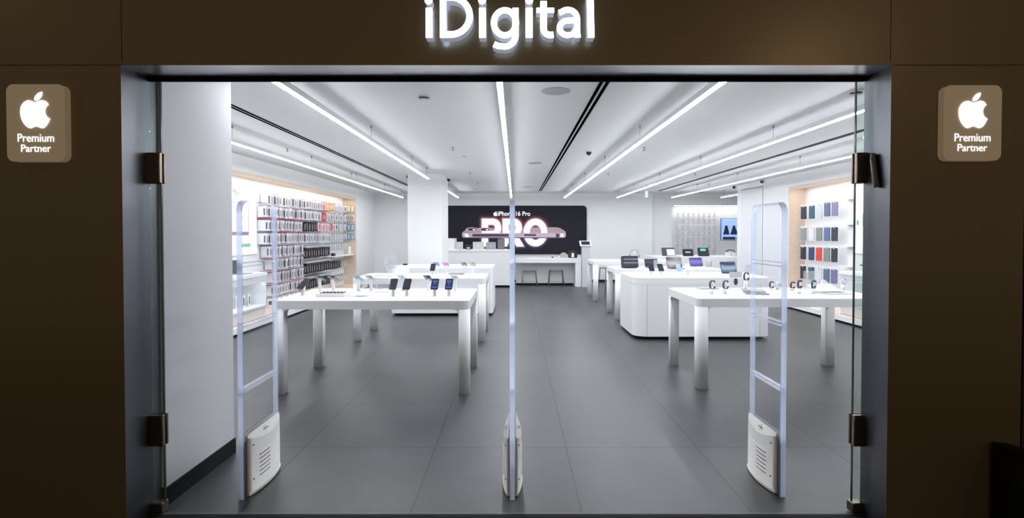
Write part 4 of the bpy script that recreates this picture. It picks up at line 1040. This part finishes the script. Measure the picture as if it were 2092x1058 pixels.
# tablets with keyboards
def wavy(name, c1, c2, em=.25):
    if name in MATS: return MATS[name]
    m = mat(name, c1, .15, emit=em); nt = m.node_tree; b = nt.nodes['Principled BSDF']
    w = nt.nodes.new('ShaderNodeTexWave'); w.wave_type = 'RINGS'; w.inputs['Scale'].default_value = 2.2; w.inputs['Distortion'].default_value = 9; w.inputs['Detail Scale'].default_value = .6; tcm = 1
    tc = nt.nodes.new('ShaderNodeTexCoord'); nt.links.new(tc.outputs['Object'], w.inputs['Vector'])
    r = nt.nodes.new('ShaderNodeMix'); r.data_type = 'RGBA'; r.inputs[6].default_value = (*c1, 1); r.inputs[7].default_value = (*c2, 1)
    nt.links.new(w.outputs['Fac'], r.inputs[0]); nt.links.new(r.outputs[2], b.inputs['Base Color']); nt.links.new(r.outputs[2], b.inputs['Emission Color']); return m
def tablet(x0, x1, y0, y1, base_py, label, scr, ztop=ZT_, shear=0, yaw=.25, kb=True, extra=None, body=DARK):
    p = on((x0+x1)/2, base_py, ztop); Y = p[1]+.06
    X0, Z1 = at(x0, y0, Y); X1, Z0 = at(x1, y1, Y); w = (X1-X0)*.97; h = max(.05, Z1-Z0)*1.08; zb = max(.014, Z0-ztop)
    r = thing('tablet', label, 'tablet', ((X0+X1)/2, Y, ztop), yaw)
    T = Matrix.Translation((0, 0, zb)) @ Matrix.Rotation(math.radians(-20), 4, 'X')
    b = MB(); b.M = T; b.prism(rrect(-w/2, w/2, 0, h, .012, 4), -.004, .004, 'y'); obj('body', b, body, r)
    b = MB(); b.M = T; b.prism(rrect(-w/2+.008, w/2-.008, .008, h-.008, .008, 4), -.0055, -.004, 'y'); s_ = obj('screen', b, scr, r)
    if extra:
        b = MB(); b.M = T; b.box(extra[0]*w, extra[1]*w, -.0065, -.0055, extra[2]*h, extra[3]*h); obj('screen_picture', b, extra[4], s_)
    obj('stand_leg', MB().tube([(0, .02, .009), (0, .10, .009), (0, .04+h*.12, zb+h*.5)], .008, 6), SILVER, r)
    if kb: obj('keyboard', MB().box(-w/2, w/2, -.10, .02, 0, .008), DARK, r)
    return r
tablet(1317, 1346, 529.5, 545, 547, 'black folded tablet with keyboard, leftmost beside the striped case', wavy('dark wave', (.02, .025, .035), (.05, .06, .08), .1), yaw=.15)
tablet(1362, 1396, 525.5, 547, 549, 'tablet with brown grey wave picture in the middle of the tablet table', wavy('brown wave', (.03, .025, .03), (.22, .19, .19)), yaw=.2, kb=True)
tablet(1409, 1438, 527, 544, 546, 'tablet with purple wave picture at the right of the tablet table', wavy('purple wave', (.06, .05, .20), (.16, .13, .40)), yaw=.2, kb=False)
tablet(1473, 1508, 537, 560, 561, 'tablet with blue grey wave picture standing on the right white island', wavy('blue wave', (.02, .04, .07), (.22, .30, .38)), yaw=.2, kb=False)
WH = mat('white screen page', (.75, .82, .86), .3, emit=.35)
tablet(1352, 1381, 506.5, 523, 524, 'grey tablet showing a white page on the far white counter', DARK, yaw=.1, kb=False, extra=(-.12, .46, .06, .80, WH), body=mat('grey green tablet', (.13, .14, .13), .5))
tablet(1395, 1418, 509.5, 523.5, 524.5, 'small black tablet with white text on the far white counter', SCREEN, yaw=.1, kb=False, extra=(-.25, .25, .5, .62, WH))
tablet(1426, 1450, 507, 523.5, 524.5, 'black tablet with a green panel on the far white counter', SCREEN, yaw=.1, kb=False, extra=(-.25, .25, .62, .88, mat('green screen block', (.1, .6, .42), .3, emit=.4)))
# striped case and headphones
p = on(1289, 549, ZT_); r = thing('tablet_stack', 'stack of glossy black folded tablet cases with grey stripes at the table corner', 'case', (p[0], p[1]+.09, ZT_+.017), .05)
wb = at(1306, 540, p[1])[0]-at(1273, 540, p[1])[0]; hb = at(1289, 526, p[1])[1]-ZT_
b = MB(); T = Matrix.Rotation(math.radians(-12), 4, 'X'); b.M = T
b.prism(rrect(-wb/2, wb/2, -.07, .07, .02), 0, hb, 'z', bev=.01); obj('case_body', b, BLACK, r)
b = MB(); b.M = T
for k in (.30, .62): b.box(-wb/2+.015, wb/2-.005, -.076, -.069, hb*k, hb*(k+.14), .004)
obj('stripe', b, mat('blue grey stripe', (.13, .16, .21), .3), r)
p = on(1296, 541, ZT_); r = thing('headphones', 'grey over-ear headphones on a stand behind the black striped stack', 'headphones', (at(1296, 530, 10.05)[0], 10.05, ZT_))
obj('stand', MB().lathe([(.05, 0), (.05, .008)], 20).cyl((0, 0, .008), (0, 0, .30), .006), SILVER, r)
obj('headband', MB().tube([(-.085*math.cos(t), 0, .22+.09*math.sin(t)) for t in [PI*i/14 for i in range(15)]], .007, 8), SPACE, r)
for sx in (-1, 1): obj('ear_cup', MB().cyl((sx*.075, 0, .20), (sx*.10, 0, .20), .035, n=18), SPACE, r)
p = on(1492, 533, ZT_); r = thing('headphones', 'dark headphones on white boxes at the end of the far counter', 'headphones', (at(1492, 530, 14.8)[0], 14.8, ZT_))
obj('box_stand', MB().box(-.12, -.01, -.06, .06, 0, .10).box(.01, .12, -.06, .06, 0, .10), WHITE, r); obj('headband', MB().tube([(-.12*math.cos(t), 0, .10+.06*math.sin(t)) for t in [PI*i/10 for i in range(11)]], .014, 8), BLACK, r)
p = on(1450, 545, ZT_); tag(obj('speaker', MB().lathe([(.05, 0), (.056, .02), (.056, .10), (.045, .12)], 20), mat('mesh grey', (.42, .43, .43), .8, bump=.4), loc=(p[0], p[1]+.05, ZT_)), 'grey round mesh speaker right of the purple tablet', 'speaker')
# items on the cash counter
ck = kz+.0006
def cl(x0, x1, y0, label, m, em=True):
    Y = yk+.25; X0, Z1 = at(x0, y0, Y); X1 = at(x1, y0, Y)[0]; w = X1-X0; h = max(.1, Z1-ck)
    r = thing('laptop', label, 'laptop', ((X0+X1)/2, Y, ck), PI)
    obj('base', MB().prism(rrect(-w/2, w/2, -.2, 0, .01), 0, .012, 'z'), m, r)
    obj('lid', MB().box(-w/2, w/2, .0, .008, .012, h, .003), m, r)
    if em: obj('emblem', emblem(MB(), 0, h*.5, .035, .008, .0088), mat('pale emblem', (.85, .85, .85), .3), r)
cl(932, 946, 494, 'silver laptop seen from behind at the left end of the tall counter', mat('warm silver', (.60, .58, .56), .4, .3))
cl(966, 989, 494, 'wide silver laptop seen from behind in the middle of the tall counter', mat('warm silver', (0, 0, 0)))
cl(992.5, 1013, 494.5, 'grey laptop seen from behind on the tall counter', mat('cool grey lid', (.30, .31, .34), .4, .3))
Y = yk+.3; X0, Z1 = at(1016.5, 487, Y); X1 = at(1031, 487, Y)[0]
r = thing('menu_board', 'dark upright notice board with small lines on the tall counter', 'sign', ((X0+X1)/2, Y, ck)); w = X1-X0; h = Z1-ck
obj('board', MB().box(-w/2, w/2, 0, .015, 0, h), mat('dark board', (.10, .10, .11), .6), r)
b = MB()
for i in range(9):
    z = h*(.1+.09*i)
    for c in (-.3, 0, .3): b.box(w*(c-.1), w*(c+.1), -.002, -.0005, z, z+.008)
obj('print', b, mat('board print', (.35, .35, .36), .6), r)
X = at(957, 504, Y)[0]; r = thing('card_reader', 'small black device with a light screen between two silver laptops', 'device', (X, Y, ck))
obj('body', MB().box(-.09, .09, -.04, .06, 0, .13, .01), BLACK, r); obj('display', MB().box(-.04, .04, -.044, -.04, .02, .06), GREYW, r)
X = at(1039.5, 504, Y)[0]; tag(obj('pen_holder', MB().lathe([(.035, 0), (.04, .16), (.036, .16), (.03, .02)], 16), DARK, loc=(X, Y, ck)), 'dark pen holder at the right end of the tall counter', 'holder')
# desk items
dz1 = dz+.0006; Y = yd2+.35
X0 = at(1144, 520, Y)[0]; X1 = at(1158, 520, Y)[0]; tag(obj('handbag', MB().prism([(-.10, 0), (.10, 0), (.10, .10), (.05, .15), (-.04, .15), (-.10, .09)], -.05, .05, 'y', bev=.01), mat('beige leather', (.42, .34, .28), .6), loc=((X0+X1)/2, Y, dz1)), 'beige pouch on the white desk beside the black box', 'bag')
X0 = at(1161, 520, Y)[0]; X1 = at(1179, 520, Y)[0]; r = thing('printer', 'black box shaped device with a white label on the white desk', 'device', ((X0+X1)/2, Y+.02, dz1)); w = (X1-X0)/2
obj('body', MB().box(-w, w, -.08, .10, 0, .19, .01), BLACK, r); obj('paper_label', MB().box(-.04, .035, -.083, -.08, .02, .14), WHITE, r); obj('top_tray', MB().box(-.04, .06, -.02, .08, .19, .215, .005), DARK, r)
X = at(1129, 525, Y)[0]; tag(obj('computer_mouse', MB().lathe([(.03, 0), (.032, .012), (.02, .028), (.002, .032)], 16), BLACK, loc=(X, Y, dz1)), 'small black mouse on the white desk', 'mouse')
X = at(1140, 525, Y)[0]; tag(obj('cup', MB().lathe([(.02, 0), (.028, .06), (.025, .06), (.018, .004)], 16), WHITE, loc=(X+.02, Y-.1, dz1)), 'small white cup on the desk before the beige pouch', 'cup')
# items on the alcove counters
x_, y_ = XWL-.06, 8.36
r = thing('laptop', 'dark laptop standing open on the left wall counter', 'laptop', (x_, y_, .8606), PI/2-.2)
obj('base', MB().prism(rrect(-.15, .15, -.2, 0, .01), 0, .012, 'z'), SPACE, r)
b = MB(); b.M = Matrix.Translation((0, 0, .012)) @ Matrix.Rotation(math.radians(-12), 4, 'X'); b.box(-.15, .15, 0, .006, 0, .21); obj('lid', b, DARK, r)
p = (XWR+.0, 8.55, .8606); r = thing('phone_holder', 'angled grey device on an arm on the right wall counter', 'device', p, 0)
obj('arm', MB().tube([(.06, 0, 0.0), (-.05, 0, .16)], .016, 8).box(-.02, .12, -.05, .05, 0, .01), SPACE, r)
b = MB(); b.M = Matrix.Translation((-.04, 0, .18)) @ Matrix.Rotation(math.radians(-25), 4, 'Y'); b.box(-.14, .08, -.08, .08, -.012, .012, .004); obj('head', b, SPACE, r)

# ============================================================ BLACK CABINET AT THE RIGHT
cy0 = 2.22; X0 = at(2026, 980, 2.60)[0]
r = thing('floor_cabinet', 'black cabinet with a sloping top and thin shiny trim at the right edge', 'cabinet', (X0+.3, cy0, 0))
zt0 = at(2026, 906, 2.58)[1]
obj('body', MB().prism([(-.30, 0), (-.30, zt0), (-.22, zt0-.008), (-.14, zt0-.03), (-.08, zt0-.09), (.0, zt0-.2), (.3, zt0-.3), (.3, 0)], 0, .38, 'y'), mat('matt black shell', (.008, .008, .009), .8, spec=.2), r)
obj('trim_strip', MB().tube([(-.24, -.004, zt0-.16), (-.15, -.008, zt0-.175), (.1, -.008, zt0-.20)], .0022, 6), STEEL, r)
b = MB()
for i in range(14): b.box(-.22, .28, -.006, 0, zt0-.24-.022*i, zt0-.232-.022*i)
obj('ribbed_front', b, DARK, r)
